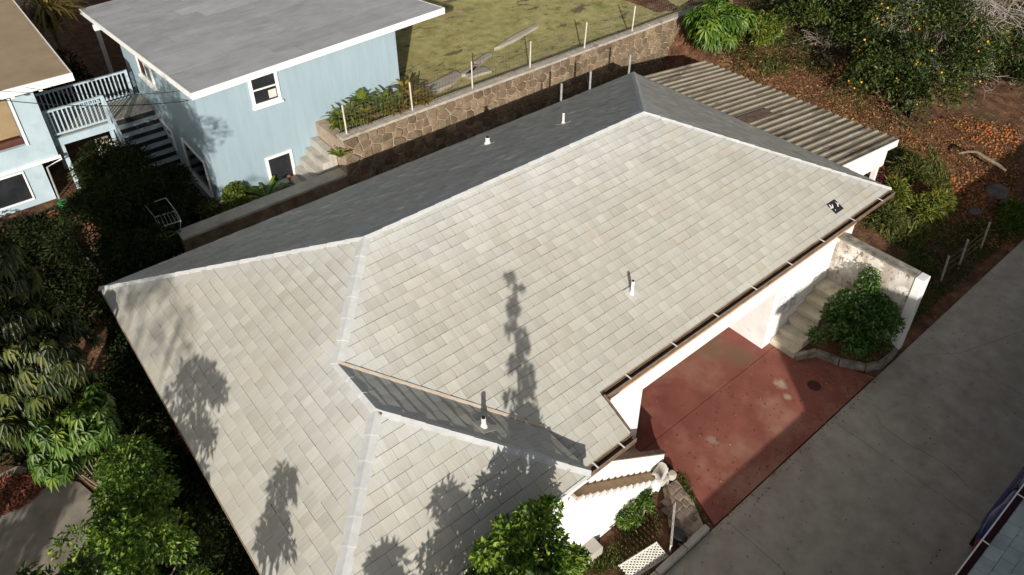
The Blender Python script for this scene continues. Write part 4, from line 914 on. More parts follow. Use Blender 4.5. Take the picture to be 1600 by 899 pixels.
def whorl_clump(c, r, n, L, W, per=8, ts=.2, tb=.5, droop=.35):
    """leaves set in rosettes, as on an umbrella tree"""
    k = max(1, n//per); d = nrm(rng.normal(size=(k, 3))); d[:, 2] = np.abs(d[:, 2])*.8+.05; d = nrm(d)
    C = c+d*r*(.55+.45*rng.random((k, 1))); P = []; D = []; Nn = []; T = []
    for i in range(k):
        ax = nrm(d[i]+V(0, 0, .6)+rng.normal(size=3)*.2); a = nrm(np.cross(ax, V(.3, .7, .2))); b = np.cross(ax, a); ph = rng.random()*6.28; tt = np.clip(tb+rng.normal()*ts, 0, 1)
        for q in range(per):
            an = ph+q*6.283/per; o = a*math.cos(an)+b*math.sin(an); P.append(C[i]+o*L*.08); D.append(o+ax*.15-V(0, 0, droop)); Nn.append(ax); T.append(np.clip(tt+rng.normal()*.08, 0, 1))
    n = len(P); return leaf_cloud(np.array(P), np.array(D), np.array(Nn), L*(.75+.5*rng.random(n)), W*(.8+.4*rng.random(n)), tint=np.array(T), droop=droop*.6)
def limb_mesh(base, tips, r0, m, parent, name='trunk', fork=.45, wob=.12, rt=.012):
    mb = MB(); base = np.asarray(base, float); ctr = np.mean(tips, 0); fk = base+(ctr-base)*fork; fk[:2] = base[:2]+(ctr-base)[:2]*fork*.6
    pts = [base-V(0, 0, .15)]+[base+(fk-base)*t+rng.normal(size=3)*wob*.25*V(1, 1, 0) for t in (.35, .7)]+[fk]; mb.tube(pts, [r0*1.25, r0, r0*.85, r0*.75], 9)
    for tp in tips:
        tp = np.asarray(tp, float); a = fk+(base-fk)*rng.random()*.3; mid1 = a+(tp-a)*.4+V(0, 0, .1)+rng.normal(size=3)*wob; mid2 = a+(tp-a)*.75+rng.normal(size=3)*wob*.6
        rr_ = r0*rng.uniform(.3, .5); mb.tube([a, mid1, mid2, tp], [rr_, rr_*.75, rr_*.5, rt], 6)
    mb.smooth = True
    return mb.build(name, m, parent)
def tree(name, base, crown, radii, nclump, per, L, W, leaf, label, cat='tree', style='ball', trunk_m='bark', r0=.09, cr=.34, tb=.5, squash=.75, group=None, extra=(), droop=.25, shell=.5, flat=0, ts=.22, limbs=12):
    base = V(*base); crown = V(*crown); radii = V(*radii); t = thing(name, tuple(base), label, cat, group)
    cs = []; ph_ = rng.random(3)*6.28
    while len(cs) < nclump:
        d = nrm(rng.normal(size=3)); q = d*(shell+(1-shell)*rng.random())
        if q[2] < -.75: continue
        az_ = math.atan2(q[1], q[0]); lump = 1+.20*math.sin(2*az_+ph_[0])*math.cos(2*q[2]+ph_[1])+.14*math.sin(5*az_+ph_[2]); cs.append(crown+q*radii*(1-cr*.6)*lump)
    cs += [V(*e) for e in extra]
    fn = ball_clump if style == 'ball' else whorl_clump; mr = float(np.mean(radii))*cr; parts = []
    for c in cs:
        r = mr*rng.uniform(.75, 1.3)
        if style == 'ball': parts.append(ball_clump(c, r, int(per*rng.uniform(.7, 1.3)), L, W, tb=tb, squash=squash, droop=droop, ts=ts))
        else: parts.append(whorl_clump(c, r, int(per*rng.uniform(.7, 1.3)), L, W, tb=tb, droop=droop, ts=ts))
    v, f, ti = join(parts); np_obj('crown', v, f, leaf, t, ti)
    limb_mesh(base, [cs[i] for i in rng.permutation(len(cs))[:limbs]], r0, trunk_m, t)
    return t, cs
def rosette(parts, c, n, L, W, up=.9, spread=.8, droop=.5, tb=.5, ts=.2):
    an = rng.random(n)*6.283; e = rng.uniform(.35, up, n); D = np.stack([np.cos(an)*spread, np.sin(an)*spread, e], 1); P = np.repeat(np.asarray(c, float)[None], n, 0)+rng.normal(size=(n, 3))*.02
    # arched strap: two joined segments
    Ls = L*(.7+.6*rng.random(n)); Dn = nrm(D); S = nrm(np.cross(Dn, V(0, 0, 1)[None])); t = np.clip(tb+rng.normal(size=n)*ts, 0, 1); Wn = (W*(.7+.6*rng.random(n)))[:, None]
    m1 = P+Dn*Ls[:, None]*.5; m2 = P+Dn*Ls[:, None]*.85+V(0, 0, -1)*Ls[:, None]*droop*.28; tip = P+Dn*Ls[:, None]*1.05+V(0, 0, -1)*Ls[:, None]*droop*.65
    v = np.stack([P-S*Wn*.2, P+S*Wn*.2, m1-S*Wn*.5, m1+S*Wn*.5, m2-S*Wn*.4, m2+S*Wn*.4, tip], 1).reshape(-1, 3); b = np.arange(n)*7
    f = np.concatenate([np.stack([b+i, b+j, b+k], 1) for i, j, k in ((0, 1, 3), (0, 3, 2), (2, 3, 5), (2, 5, 4), (4, 5, 6))]); parts.append((v, f, np.repeat(t, 7)))
def grass_patch(name, pts, hgt, wid, leaf, label=None, per=1, tb=.5, lean=.5):
    """pts (n, 3) root points"""
    n = len(pts); an = rng.random(n)*6.283; D = np.stack([np.cos(an)*lean*rng.random(n), np.sin(an)*lean*rng.random(n), np.ones(n)], 1)
    Nn = np.stack([np.cos(an), np.sin(an), .2*np.ones(n)], 1); hn = np.clip(.55+.6*np.sin(pts[:, 0]*2.3+np.sin(pts[:, 1]*1.9))*np.sin(pts[:, 1]*2.7+.8*np.sin(pts[:, 0]*1.1)), .15, 1.3); v, f, t = leaf_cloud(pts, D, Nn, hgt*(.5+rng.random(n))*hn, wid, tint=np.clip(tb+rng.normal(size=n)*.22, 0, 1), droop=.25)
    o = np_obj(name, v, f, leaf, None, t); return tag(o, label or '', None, kind='stuff')
def scatter(poly, n):
    p = np.array(poly); out = []
    x0, y0 = p.min(0); x1, y1 = p.max(0)
    while len(out) < n:
        q = np.stack([rng.uniform(x0, x1, n), rng.uniform(y0, y1, n)], 1); ins = np.zeros(n, bool)
        for i in range(len(p)):
            a, b = p[i], p[i-1]; c = ((a[1] > q[:, 1]) != (b[1] > q[:, 1])) & (q[:, 0] < (b[0]-a[0])*(q[:, 1]-a[1])/(b[1]-a[1]+1e-12)+a[0]); ins ^= c
        out += list(q[ins])
    return np.array(out[:n])

# ------------------------------------------------------------------ trees and shrubs
tree('umbrella_tree', (-1.3, 15.0, 0), (-1.1, 14.8, 4.2), (1.5, 2.5, 2.3), 110, 115, .21, .075, 'leaf_glossy', 'tall umbrella tree with drooping glossy leaves at the left edge', style='whorl', trunk_m='bark', r0=.09, cr=.22, droop=1.0, limbs=18, tb=.42, shell=.4, ts=.28)
tree('umbrella_tree', (-.6, 12.6, 0), (-.55, 12.7, 2.5), (.8, 1.1, 1.3), 22, 120, .2, .07, 'leaf_bright', 'bright green umbrella shrub below the left tree', style='whorl', trunk_m='bark', r0=.05, cr=.34, droop=.7, limbs=8, tb=.4, ts=.26)
tree('hedge_tree', (-.1, 10.8, 0), (-.15, 10.9, 2.0), (.75, 1.5, 1.3), 30, 230, .10, .05, 'leaf_bright', 'dense green shrub along the left roof edge', r0=.06, cr=.32, limbs=10, ts=.28)
tree('hedge_tree', (-.6, 9.5, 0), (-.8, 9.4, 2.4), (1.15, .95, 1.1), 30, 230, .10, .05, 'leaf_front', 'spreading light green shrub over the concrete yard', r0=.07, cr=.30, limbs=10, tb=.45, ts=.28)
tree('hedge_tree', (.1, 8.0, 0), (.05, 8.1, 1.8), (.6, 1.2, 1.1), 20, 200, .10, .045, 'leaf_front', 'loose green shrub in the bottom left corner by the roof', r0=.05, cr=.32, limbs=8, tb=.5, ts=.28)
tree('hedge_tree', (-.2, 14.0, 0), (-.1, 13.9, 1.3), (.75, 1.5, .9), 20, 200, .15, .06, 'leaf_shade', 'added low shrub, dark for shade, in the gap between umbrella tree and roof', r0=.04, cr=.34, limbs=8)
tree('hedge_tree', (.2, 11.6, 0), (.35, 11.5, .8), (.45, 2.6, .6), 22, 170, .14, .05, 'leaf_shade', 'added undergrowth, dark for shade, along the foot of the left wall', cat='shrub', r0=.03, cr=.32, limbs=8)  # added growth, its dark leaves replace shade on the bare strip
tree('hedge_tree', (.2, 7.6, 0), (.3, 7.6, .7), (.4, 1.8, .5), 14, 170, .12, .05, 'leaf_shade', 'added undergrowth, dark for shade, at the bottom beside the wing wall', cat='shrub', r0=.03, cr=.34, limbs=6)
tree('front_tree', (3.9, 4.15, 0), (3.62, 4.35, 3.7), (1.05, .62, 1.15), 44, 170, .115, .056, 'leaf_front', 'leafy green tree before the white wing wall', r0=.07, cr=.23, limbs=18, trunk_m='bark_pale', tb=.5, ts=.3,
     extra=[(4.4, 4.6, 4.2), (4.7, 4.5, 3.0), (5.0, 4.55, 2.8), (4.2, 4.7, 4.6), (2.9, 4.6, 3.9), (3.1, 4.6, 4.2), (2.7, 4.5, 3.4), (3.8, 4.75, 4.5), (4.65, 4.85, 4.2), (3.4, 4.8, 4.4)])
tree('front_tree', (2.95, 4.0, 0), (2.85, 4.1, 2.8), (.5, .5, .85), 12, 200, .11, .055, 'leaf_green', 'smaller green tree at the bottom edge below the roof', r0=.05, cr=.36, limbs=7, tb=.5)
# trees standing just outside the picture whose shadows fall on the roof and the blue house
def offtree(base, crown, radii, nc, per, label, L=.13, W=.055, cr=.30, r0=.08, name='yard_tree'):
    tree(name, base, crown, radii, nc, per, L, W, 'leaf_green', label, r0=r0, cr=cr, limbs=8)
nt_ = thing('narrow_tree', (2.6, 2.65, 0), 'tall narrow tree in the front garden below the frame', 'tree'); prt = []; z = 4.1
while z < 7.65:
    k = max(.12, .42*(1-((z-4.0)/3.5)**1.5)); 
    for q in range(2 if z < 6.6 else 1):
        a = rng.random()*6.28; prt.append(ball_clump(V(2.62+k*.75*math.cos(a), 2.68+k*.75*math.sin(a), z), max(.07, k*.42), 46, .13, .05, droop=.2))
    z += .17
v, f, ti = join(prt); np_obj('crown', v, f, 'leaf_green', nt_, ti); MB().tube([(2.6, 2.65, -.1), (2.6, 2.65, 4), (2.63, 2.68, 7.3)], [.09, .05, .012], 8).build('trunk', 'bark', nt_)
offtree((-1.5, 7.0, 0), (-1.5, 7.05, 5.3), (.72, .72, .95), 22, 95, 'round headed tree left of the wing below the frame')
offtree((-.4, 5.0, 0), (-.42, 5.1, 4.68), (.25, .28, .95), 11, 70, 'small tree in the corner before the wing', cr=.4)
offtree((.7, 3.4, 0), (.5, 3.4, 4.75), (.42, .36, .7), 11, 85, 'leafy tree before the left end of the wing', cr=.38)
offtree((1.9, 3.5, 0), (1.8, 3.5, 4.65), (.5, .4, .7), 12, 85, 'leafy tree before the middle of the wing', cr=.38)
offtree((-8.6, -.2, 0), (-8.6, -.1, 10.0), (1.2, 1.2, 1.1), 10, 60, 'tall tree across the yard behind the camera', r0=.10)
offtree((-3.6, 13.0, 0), (-2.95, 12.6, 7.2), (1.5, 3.0, 2.3), 70, 230, 'broad tree outside the left edge of the picture', r0=.14, cr=.3)
offtree((-6.8, 7.4, 0), (-6.8, 7.5, 2.4), (1.0, 1.0, 1.2), 14, 170, 'bushy tree outside the bottom left corner', r0=.09)
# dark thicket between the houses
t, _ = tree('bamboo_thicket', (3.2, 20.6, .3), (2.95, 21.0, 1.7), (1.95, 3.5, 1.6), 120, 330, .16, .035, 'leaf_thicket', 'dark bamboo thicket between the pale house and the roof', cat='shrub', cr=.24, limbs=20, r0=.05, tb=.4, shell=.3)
tree('dark_shrub', (2.2, 17.4, .2), (1.9, 17.5, 1.2), (1.4, 1.4, .9), 26, 240, .14, .05, 'leaf_shade', 'low dark shrub under the back corner of the roof', cat='shrub', cr=.36, limbs=6, r0=.03)
tree('dark_shrub', (4.6, 18.0, .3), (4.7, 17.9, 1.0), (1.2, .6, .7), 14, 240, .13, .05, 'leaf_shade', 'dark shrub in the shade behind the pale roof', cat='shrub', cr=.36, limbs=6, r0=.03)
c = at(370, 300, 1.6)
tree('lime_shrub', (c[0], c[1]-.1, .4), (c[0], c[1]-.1, 1.45), (.62, .5, .6), 14, 200, .10, .055, 'leaf_yellow', 'lime green shrub against the blue wall', cat='shrub', cr=.42, limbs=6, r0=.03)
pr = []; c = at(412, 285, 1.8); rosette(pr, (c[0], c[1], 1.2), 46, .85, .10, .9, .75, .6, .45); v, f, ti = join(pr)
fp = thing('fern_palm', (c[0], c[1], .4), 'light green feathery palm beside the lower window', 'palm'); np_obj('frond', v, f, 'leaf_bright', fp, ti); MB().tube([(c[0], c[1], .3), (c[0], c[1], 1.22)], [.06, .05], 8).build('stem', 'bark', fp)
for px, py, lb in ((313, 318, 'yellow'), (338, 322, 'orange'), (330, 345, 'pale')):
    pr = []; c = at(px, py, 1.5); rosette(pr, (c[0], c[1], 1.15), 22, .5, .08, .9, .8, .5, .6); v, f, ti = join(pr); cr_ = thing('croton', (c[0], c[1], .4), lb+' croton bush at the edge of the dark thicket', 'shrub'); np_obj('leaves', v, f, 'leaf_croton' if lb == 'orange' else 'leaf_yellow', cr_, ti); MB().tube([(c[0], c[1], .3), (c[0], c[1], 1.17)], [.025, .02], 6).build('stem', 'bark', cr_)
# leafy bed between the stone wall and the blue house
for i in range(15):
    x = 8.95+i*.205+random.uniform(-.06, .06); y = 19.35+random.uniform(-.3, .5); pr = []; kind_ = 'leaf_croton' if i in (4, 9, 12, 13, 14) else ('leaf_bright' if i % 5 == 1 else 'leaf_yellow')
    hh = random.uniform(.15, .5)
    for z in np.linspace(.1, hh, 3): rosette(pr, (x, y, 2.88+z), 26, random.uniform(.42, .6), .085, 1.1, .8, .55, .5)
    v, f, ti = join(pr); tp = thing('ti_plant', (x, y, 2.85), {'leaf_croton': 'reddish yellow', 'leaf_bright': 'bright green', 'leaf_yellow': 'yellow green'}[kind_]+' strap leaved plant before the blue wall, '+('first second third fourth fifth sixth seventh eighth ninth tenth eleventh twelfth thirteenth fourteenth fifteenth'.split()[i])+' from the steps', 'plant', 'plants in the bed before the blue wall'); np_obj('leaves', v, f, kind_, tp, ti); MB().tube([(x, y, 2.82), (x, y, 2.9+hh)], [.02, .015], 6).build('stem', 'bark', tp)
pr = []; c = aty(530, 238, 18.35); rosette(pr, (c[0], 18.35, c[2]-.15), 20, .4, .09, .9, .8, .5, .7); v, f, ti = join(pr); o = np_obj('wall_fern', v, f, 'leaf_yellow', None, ti); tag(o, 'small yellow green fern growing at the stone wall corner', 'fern')
# big-leaved bush at the end of the stone wall
tree('schefflera_bush', (24.3, 16.9, 2.2), (24.3, 16.8, 3.1), (1.35, 1.2, .95), 26, 150, .42, .10, 'leaf_bright', 'bright green big leaved bush beside the patio roof', cat='shrub', style='whorl', cr=.36, limbs=8, r0=.05, droop=.35, tb=.5)
c = at(1160, 60, 2.7); tree('weedy_bush', (c[0]+.6, c[1], 2.4), (c[0]+.6, c[1], 2.8), (1.1, 1.0, .6), 14, 170, .16, .05, 'leaf_yellow', 'dry yellow green bush right of the big leaved bush', cat='shrub', cr=.4, limbs=6, r0=.03, tb=.35)
# planter shrub
tree('planter_shrub', (15.7, 5.25, .15), (15.75, 5.2, 1.1), (1.15, .85, 1.0), 56, 190, .11, .055, 'leaf_planter', 'round green shrub in the garage planter', cat='shrub', cr=.26, limbs=12, r0=.05, tb=.42, ts=.3, extra=[(16.2, 5.5, 2.05), (16.1, 5.45, 1.85), (14.75, 5.75, .7), (15.2, 4.75, 1.0), (16.35, 4.9, 1.3)])
# small plants by the entry stair
for px, py, r, lf, lb in ((980, 808, .32, 'leaf_bright', 'fresh green weed bush in the dirt below the stair'), (1003, 783, .22, 'leaf_bright', 'small green weed against the stair wall'), (893, 893, .3, 'leaf_yellow', 'yellow green weed beside the concrete blocks')):
    c = at(px, py, .2); tree('weed_bush', (c[0], c[1], 0), (c[0], c[1], .28), (r, r, .32), 8, 110, .09, .03, lf, lb, cat='weed', cr=.5, limbs=4, r0=.012)

# citrus trees with fruit on the right
def fruit_mesh(parent, pts, r, m='orange_skin', name='fruit', kind='stuff'):
    ico = []; fi = []
    ph = (1+5**.5)/2
    ico = nrm(np.array([(-1, ph, 0), (1, ph, 0), (-1, -ph, 0), (1, -ph, 0), (0, -1, ph), (0, 1, ph), (0, -1, -ph), (0, 1, -ph), (ph, 0, -1), (ph, 0, 1), (-ph, 0, -1), (-ph, 0, 1)], float))
    fi = np.array([(0, 11, 5), (0, 5, 1), (0, 1, 7), (0, 7, 10), (0, 10, 11), (1, 5, 9), (5, 11, 4), (11, 10, 2), (10, 7, 6), (7, 1, 8), (3, 9, 4), (3, 4, 2), (3, 2, 6), (3, 6, 8), (3, 8, 9), (4, 9, 5), (2, 4, 11), (6, 2, 10), (8, 6, 7), (9, 8, 1)])
    # one subdivision for a rounder fruit
    vv = [tuple(p) for p in ico]; cache = {}; f2 = []
    def md(a, b):
        k = (min(a, b), max(a, b))
        if k not in cache: cache[k] = len(vv); vv.append(tuple(nrm((np.array(vv[a])+np.array(vv[b]))/2)))
        return cache[k]
    for a, b, c in fi: x, y, z = md(a, b), md(b, c), md(c, a); f2 += [(a, x, z), (b, y, x), (c, z, y), (x, y, z)]
    U = np.array(vv); F = np.array(f2); n = len(pts); rr_ = r*(.8+.4*rng.random(n))
    v = (U[None]*rr_[:, None, None]+np.asarray(pts)[:, None]).reshape(-1, 3); f = (F[None]+(np.arange(n)*len(U))[:, None, None]).reshape(-1, 3)
    o = np_obj(name, v, f, m, parent, smooth=True)
    if kind: o['kind'] = kind
    return o
def twig_cluster(parent, c, n, L, m='dead_twig', name='dead_twigs', r=.012, up=.5):
    mb = MB(); c = np.asarray(c, float)
    for i in range(n):
        d = nrm(rng.normal(size=3)+V(0, 0, up)); p = c+rng.normal(size=3)*L*.12; pts = [p]
        for k in range(3): d = nrm(d+rng.normal(size=3)*.35); p = p+d*L/3*rng.uniform(.6, 1.2); pts.append(p)
        mb.tube(pts, [r, r*.8, r*.55, r*.3], 4, cap=False)
        for k in (1, 2):
            for q in range(2): e = nrm(d+rng.normal(size=3)*.8); mb.tube([pts[k], pts[k]+e*L*.3, pts[k]+e*L*.45+rng.normal(size=3)*L*.08], [r*.55, r*.4, r*.25], 3, cap=False)
    return mb.build(name, m, parent)
def citrus(bx, by, crown, radii, nc, label, nf, twigs):
    z = float(gz(bx, by)); t, cs = tree('citrus_tree', (bx, by, z), crown, radii, nc, 190, .15, .06, 'leaf_citrus', label, cr=.22, limbs=18, r0=.15, tb=.40, shell=.5, ts=.26)
    p = []
    for i in range(nf): c_ = cs[rng.integers(len(cs))]; p.append(c_+nrm(rng.normal(size=3)+V(-.4, -.5, .2))*np.mean(radii)*.22)
    fruit_mesh(t, p, .038)
    for (x, y, z_, n, L) in twigs: twig_cluster(t, (x, y, z_), n, L)
citrus(27.6, 10.2, (28.6, 10.6, 3.0), (3.6, 3.4, 2.3), 120, 'large citrus tree full of orange fruit right of the patio roof', 90,
       [(30.2, 10.2, 4.9, 60, 1.7), (29.2, 9.6, 4.6, 36, 1.3), (31.2, 11.4, 4.8, 50, 1.7), (28.0, 11.6, 4.4, 30, 1.3), (30.8, 9.0, 4.2, 30, 1.3), (27.6, 9.6, 2.9, 18, 1.0), (28.6, 8.6, 2.7, 16, 1.0)])
citrus(29.9, 15.4, (29.3, 15.0, 3.6), (3.0, 2.7, 2.0), 100, 'citrus tree with bare grey twigs at the top edge', 40, [(29.0, 15.6, 5.4, 40, 1.7), (28.5, 14.6, 4.8, 20, 1.2)])
citrus(33.6, 8.8, (32.6, 8.6, 2.7), (2.9, 2.9, 2.0), 70, 'citrus tree at the right edge of the picture', 70, [(33.2, 8.6, 4.2, 30, 1.4)])
citrus(36.5, 14.0, (36.2, 14.0, 4.2), (3.0, 3.0, 2.3), 44, 'citrus tree in the top right corner behind the others', 50, [(35.0, 13.5, 6.0, 40, 1.8)])
dc = at(1285, 70, 1.9); db = thing('dead_branch', (dc[0], dc[1], 1.4), 'pale dead branch with bare twigs lying on the slope', 'branch'); twig_cluster(db, (dc[0], dc[1], 1.95), 34, 1.3, 'bark_pale', 'twigs', .016, .1); MB().tube([(dc[0]+1.2, dc[1]-.5, 1.75), (dc[0], dc[1], 1.95)], [.07, .04], 7).build('stem', 'bark_pale', db)
a, b = at(1500, 236, .95), at(1560, 258, .85); mb = MB(); mb.smooth = True; mid = (a+b)/2+V(.1, .15, .12); mb.tube([a-V(0, 0, .1), a+(mid-a)*.5, mid, b, b+V(.1, -.25, -.15)], [.03, .045, .055, .06, .045], 9); tag(mb.build('fallen_log', 'bark'), 'curved fallen log on the fruit covered dirt', 'log')
a = at(1418, 190, .9); mb = MB(); mb.smooth = True; mb.tube([V(a[0], a[1], .5), V(a[0]+.3, a[1]+.2, 1.5), V(a[0]+1.0, a[1]+.5, 2.4)], [.28, .22, .14], 10); tag(mb.build('leaning_trunk', 'bark'), 'thick leaning trunk at the corner of the patio roof', 'trunk')
# fallen oranges: the nearest singly, the rest as one litter
fz = lambda x, y, d=.03: float(gz(x, y))+d
poly = [at(*q, 1.0)[:2] for q in [(1400, 225), (1415, 195), (1480, 180), (1600, 185), (1600, 300), (1500, 320), (1440, 270)]]
pts = scatter(poly, 900); dens = np.array([math.sin(x*1.3+y)*.5+math.sin(y*1.7-x*.6)*.5 for x, y in pts]); pts = pts[np.argsort(-dens+rng.random(len(pts))*.9)]
P3 = np.array([(x, y, fz(x, y)) for x, y in pts[:240]]); near = P3[np.argsort(P3[:, 0]**2+P3[:, 1]**2)[:70]]; far = P3[np.argsort(P3[:, 0]**2+P3[:, 1]**2)[70:]]
proto = fruit_mesh(None, [V(0, 0, 0)], .042, 'rotten_orange', 'fallen_orange', None)
for i, p in enumerate(near):
    o = proto if i == 0 else proto.copy()
    if i: COL.objects.link(o)
    o.location = tuple(p); s_ = random.uniform(.8, 1.3); o.scale = (s_, s_, s_*.9); tag(o, 'small fallen orange on the dirt below the citrus trees', 'orange', 'fallen oranges on the dirt')
fruit_mesh(None, far, .04, 'rotten_orange', 'orange_litter')
def undergrowth(name, poly, n, zh, leaf, L=.14, W=.05, tb=.4, base=None):
    q = scatter(poly, n); z = (gz(q[:, 0], q[:, 1]) if base is None else base)+rng.random(n)*zh*(.5+.5*np.sin(q[:, 0]*2.1)*np.sin(q[:, 1]*1.7))
    d = rng.normal(size=(n, 3))*V(1, 1, .5)+V(0, 0, .4); v, f, ti = leaf_cloud(np.stack([q[:, 0], q[:, 1], z], 1), d, np.tile(V(0, 0, 1), (n, 1))+rng.normal(size=(n, 3))*.5, L, W, tint=np.clip(tb+rng.normal(size=n)*.25, 0, 1)); tag(np_obj(name, v, f, leaf, None, ti), kind='stuff')
# grass and weeds
def ground_pts(poly_px, z, n): q = scatter([at(*p, z)[:2] for p in poly_px], n); return np.stack([q[:, 0], q[:, 1], gz(q[:, 0], q[:, 1])-.02], 1)
grass_patch('tall_weeds', ground_pts([(1385, 230), (1460, 235), (1500, 300), (1495, 345), (1440, 372), (1350, 350), (1330, 325), (1395, 290)], .7, 9000), .36, .03, 'grass_blade', tb=.68, lean=1.5)
for px, py, z, lf, lb in ((1395, 318, .6, 'leaf_yellow', 'yellow green reed clump right of the roof corner'), (1455, 318, .7, 'leaf_yellow', 'yellow green reed clump at the edge of the orange litter'), (1375, 350, .4, 'grass_blade', 'green weed clump behind the garden wall'), (1425, 262, .9, 'grass_blade', 'green weed clump below the patio post'), (1590, 345, .2, 'leaf_bright', 'bright green weed at the right edge by the drive')):
    c = at(px, py, z); tree('weed_clump', (c[0], c[1], float(gz(c[0], c[1]))), (c[0], c[1], float(gz(c[0], c[1]))+.25), (.8, .6, .38), 14, 120, .24, .026, lf, lb, cat='weed', cr=.42, limbs=5, r0=.015, ts=.35, droop=.3, tb=.55)
grass_patch('dry_weeds', ground_pts([(1340, 340), (1440, 370), (1470, 420), (1440, 420)], .4, 2200), .26, .03, 'grass_blade', tb=.5, lean=1.4)
grass_patch('slope_weeds', ground_pts([(1180, 70), (1260, 80), (1330, 110), (1415, 190), (1300, 150)], 1.6, 1500), .16, .025, 'grass_blade', tb=.75, lean=1.5)
grass_patch('slope_grass', ground_pts([(1170, 10), (1230, 20), (1240, 90), (1190, 95), (1160, 60)], 2.5, 2600), .28, .03, 'grass_blade', tb=.7, lean=1.4)
q = scatter([at(*p, .02)[:2] for p in [(1000, 800), (1025, 790), (1035, 830), (1000, 890), (900, 899), (890, 880), (960, 850)]], 2600)
grass_patch('garden_grass', np.stack([q[:, 0], q[:, 1], np.full(len(q), -.03)], 1), .16, .02, 'grass_blade', tb=.45, lean=1.1)
q = scatter([at(*p, .02)[:2] for p in [(1060, 740), (1075, 745), (1110, 830), (1098, 840), (1085, 800)]], 900)
grass_patch('edge_grass', np.stack([q[:, 0], q[:, 1], np.full(len(q), -.03)], 1), .09, .016, 'grass_blade', tb=.5, lean=1.1)
q = scatter([(8.9, 18.9), (27, 18.9), (36, 30), (13, 30)], 45000)
grass_patch('lawn_grass', np.stack([q[:, 0], q[:, 1], lawnz(q[:, 0], q[:, 1])-.01], 1), .06, .016, 'lawn_blade', tb=.5, lean=1.4)
# leaf litter on the dirt
q = scatter([at(*p, .8)[:2] for p in [(1400, 225), (1480, 180), (1600, 185), (1600, 360), (1500, 360)]]+[(23, 13), (25, 17), (23, 10)], 14000)
d = rng.normal(size=(len(q), 3))*V(1, 1, .15); v, f, ti = leaf_cloud(np.stack([q[:, 0], q[:, 1], gz(q[:, 0], q[:, 1])+.01], 1), d, np.tile(V(0, 0, 1), (len(q), 1))+rng.normal(size=(len(q), 3))*.3, .11, .05, droop=0); tag(np_obj('leaf_litter', v, f, 'leaf_dry', None, ti), kind='stuff')
q = scatter([at(*p, 0)[:2] for p in [(0, 750), (75, 733), (85, 745), (40, 790), (0, 805)]], 1500)
d = rng.normal(size=(len(q), 3))*V(1, 1, .2); v, f, ti = leaf_cloud(np.stack([q[:, 0], q[:, 1], .012+rng.random(len(q))*.03], 1), d, np.tile(V(0, 0, 1), (len(q), 1))+rng.normal(size=(len(q), 3))*.4, .10, .045, droop=0); tag(np_obj('bark_mulch', v, f, 'mulch', None, ti), kind='stuff')
undergrowth('shade_ivy', [(-3.2, 16.4), (.9, 12.2), (1.4, 15.9), (5.0, 16.2), (5.0, 21.5), (2.4, 23.2), (1.7, 21.3), (.4, 16.5), (-2.5, 17.5)], 16000, .7, 'leaf_shade', .17, .07)  # added leaf cover, near black to give the left yard its shade
undergrowth('shade_ground_ivy', [(-.6, 5.8), (1.3, 5.8), (1.3, 13), (-.9, 13)], 12000, .5, 'leaf_shade', .12, .05)  # added cover that darkens the shaded strip by the eave
undergrowth('slope_scrub', [(23.5, 15.5), (25.2, 18.4), (30, 18.4), (27.5, 13)], 5000, .35, 'leaf_citrus', .12, .04)
undergrowth('fence_scrub', [(17.2, 4.6), (24, 4.6), (24, 5.6), (17.2, 6.6)], 5000, .3, 'leaf_citrus', .10, .035)
q = scatter([(22.2, 8.2), (26.5, 8.6), (28, 13), (25.6, 17.8), (22.4, 16.2)], 11000)
d = rng.normal(size=(len(q), 3))*V(1, 1, .2); v, f, ti = leaf_cloud(np.stack([q[:, 0], q[:, 1], gz(q[:, 0], q[:, 1])+.01], 1), d, np.tile(V(0, 0, 1), (len(q), 1))+rng.normal(size=(len(q), 3))*.4, .13, .05, droop=0); tag(np_obj('slope_litter', v, f, 'leaf_dry', None, ti), kind='stuff')
ge = thing('garden_edging', (1.2, 19.5, .2), 'thin tan concrete edging beside the dark bamboo thicket', 'edging')
for k in range(6):
    a_ = at(92+k*12.5, 350+k*15.5, .55); b_ = at(92+(k+1)*12.5, 350+(k+1)*15.5, .55); d_ = nrm(b_-a_)*.01; MB().bar(V(a_[0], a_[1], .28)+d_, V(b_[0], b_[1], .28)-d_, .10, .55).build('edging_block', 'plank', ge)
undergrowth('shade_path_ivy', [(-3.5, 16.5), (1.2, 18.5), (1.3, 24.6), (-4, 24.8)], 11000, .5, 'leaf_shade', .17, .07)  # added dark leaves painting the path ground as shaded
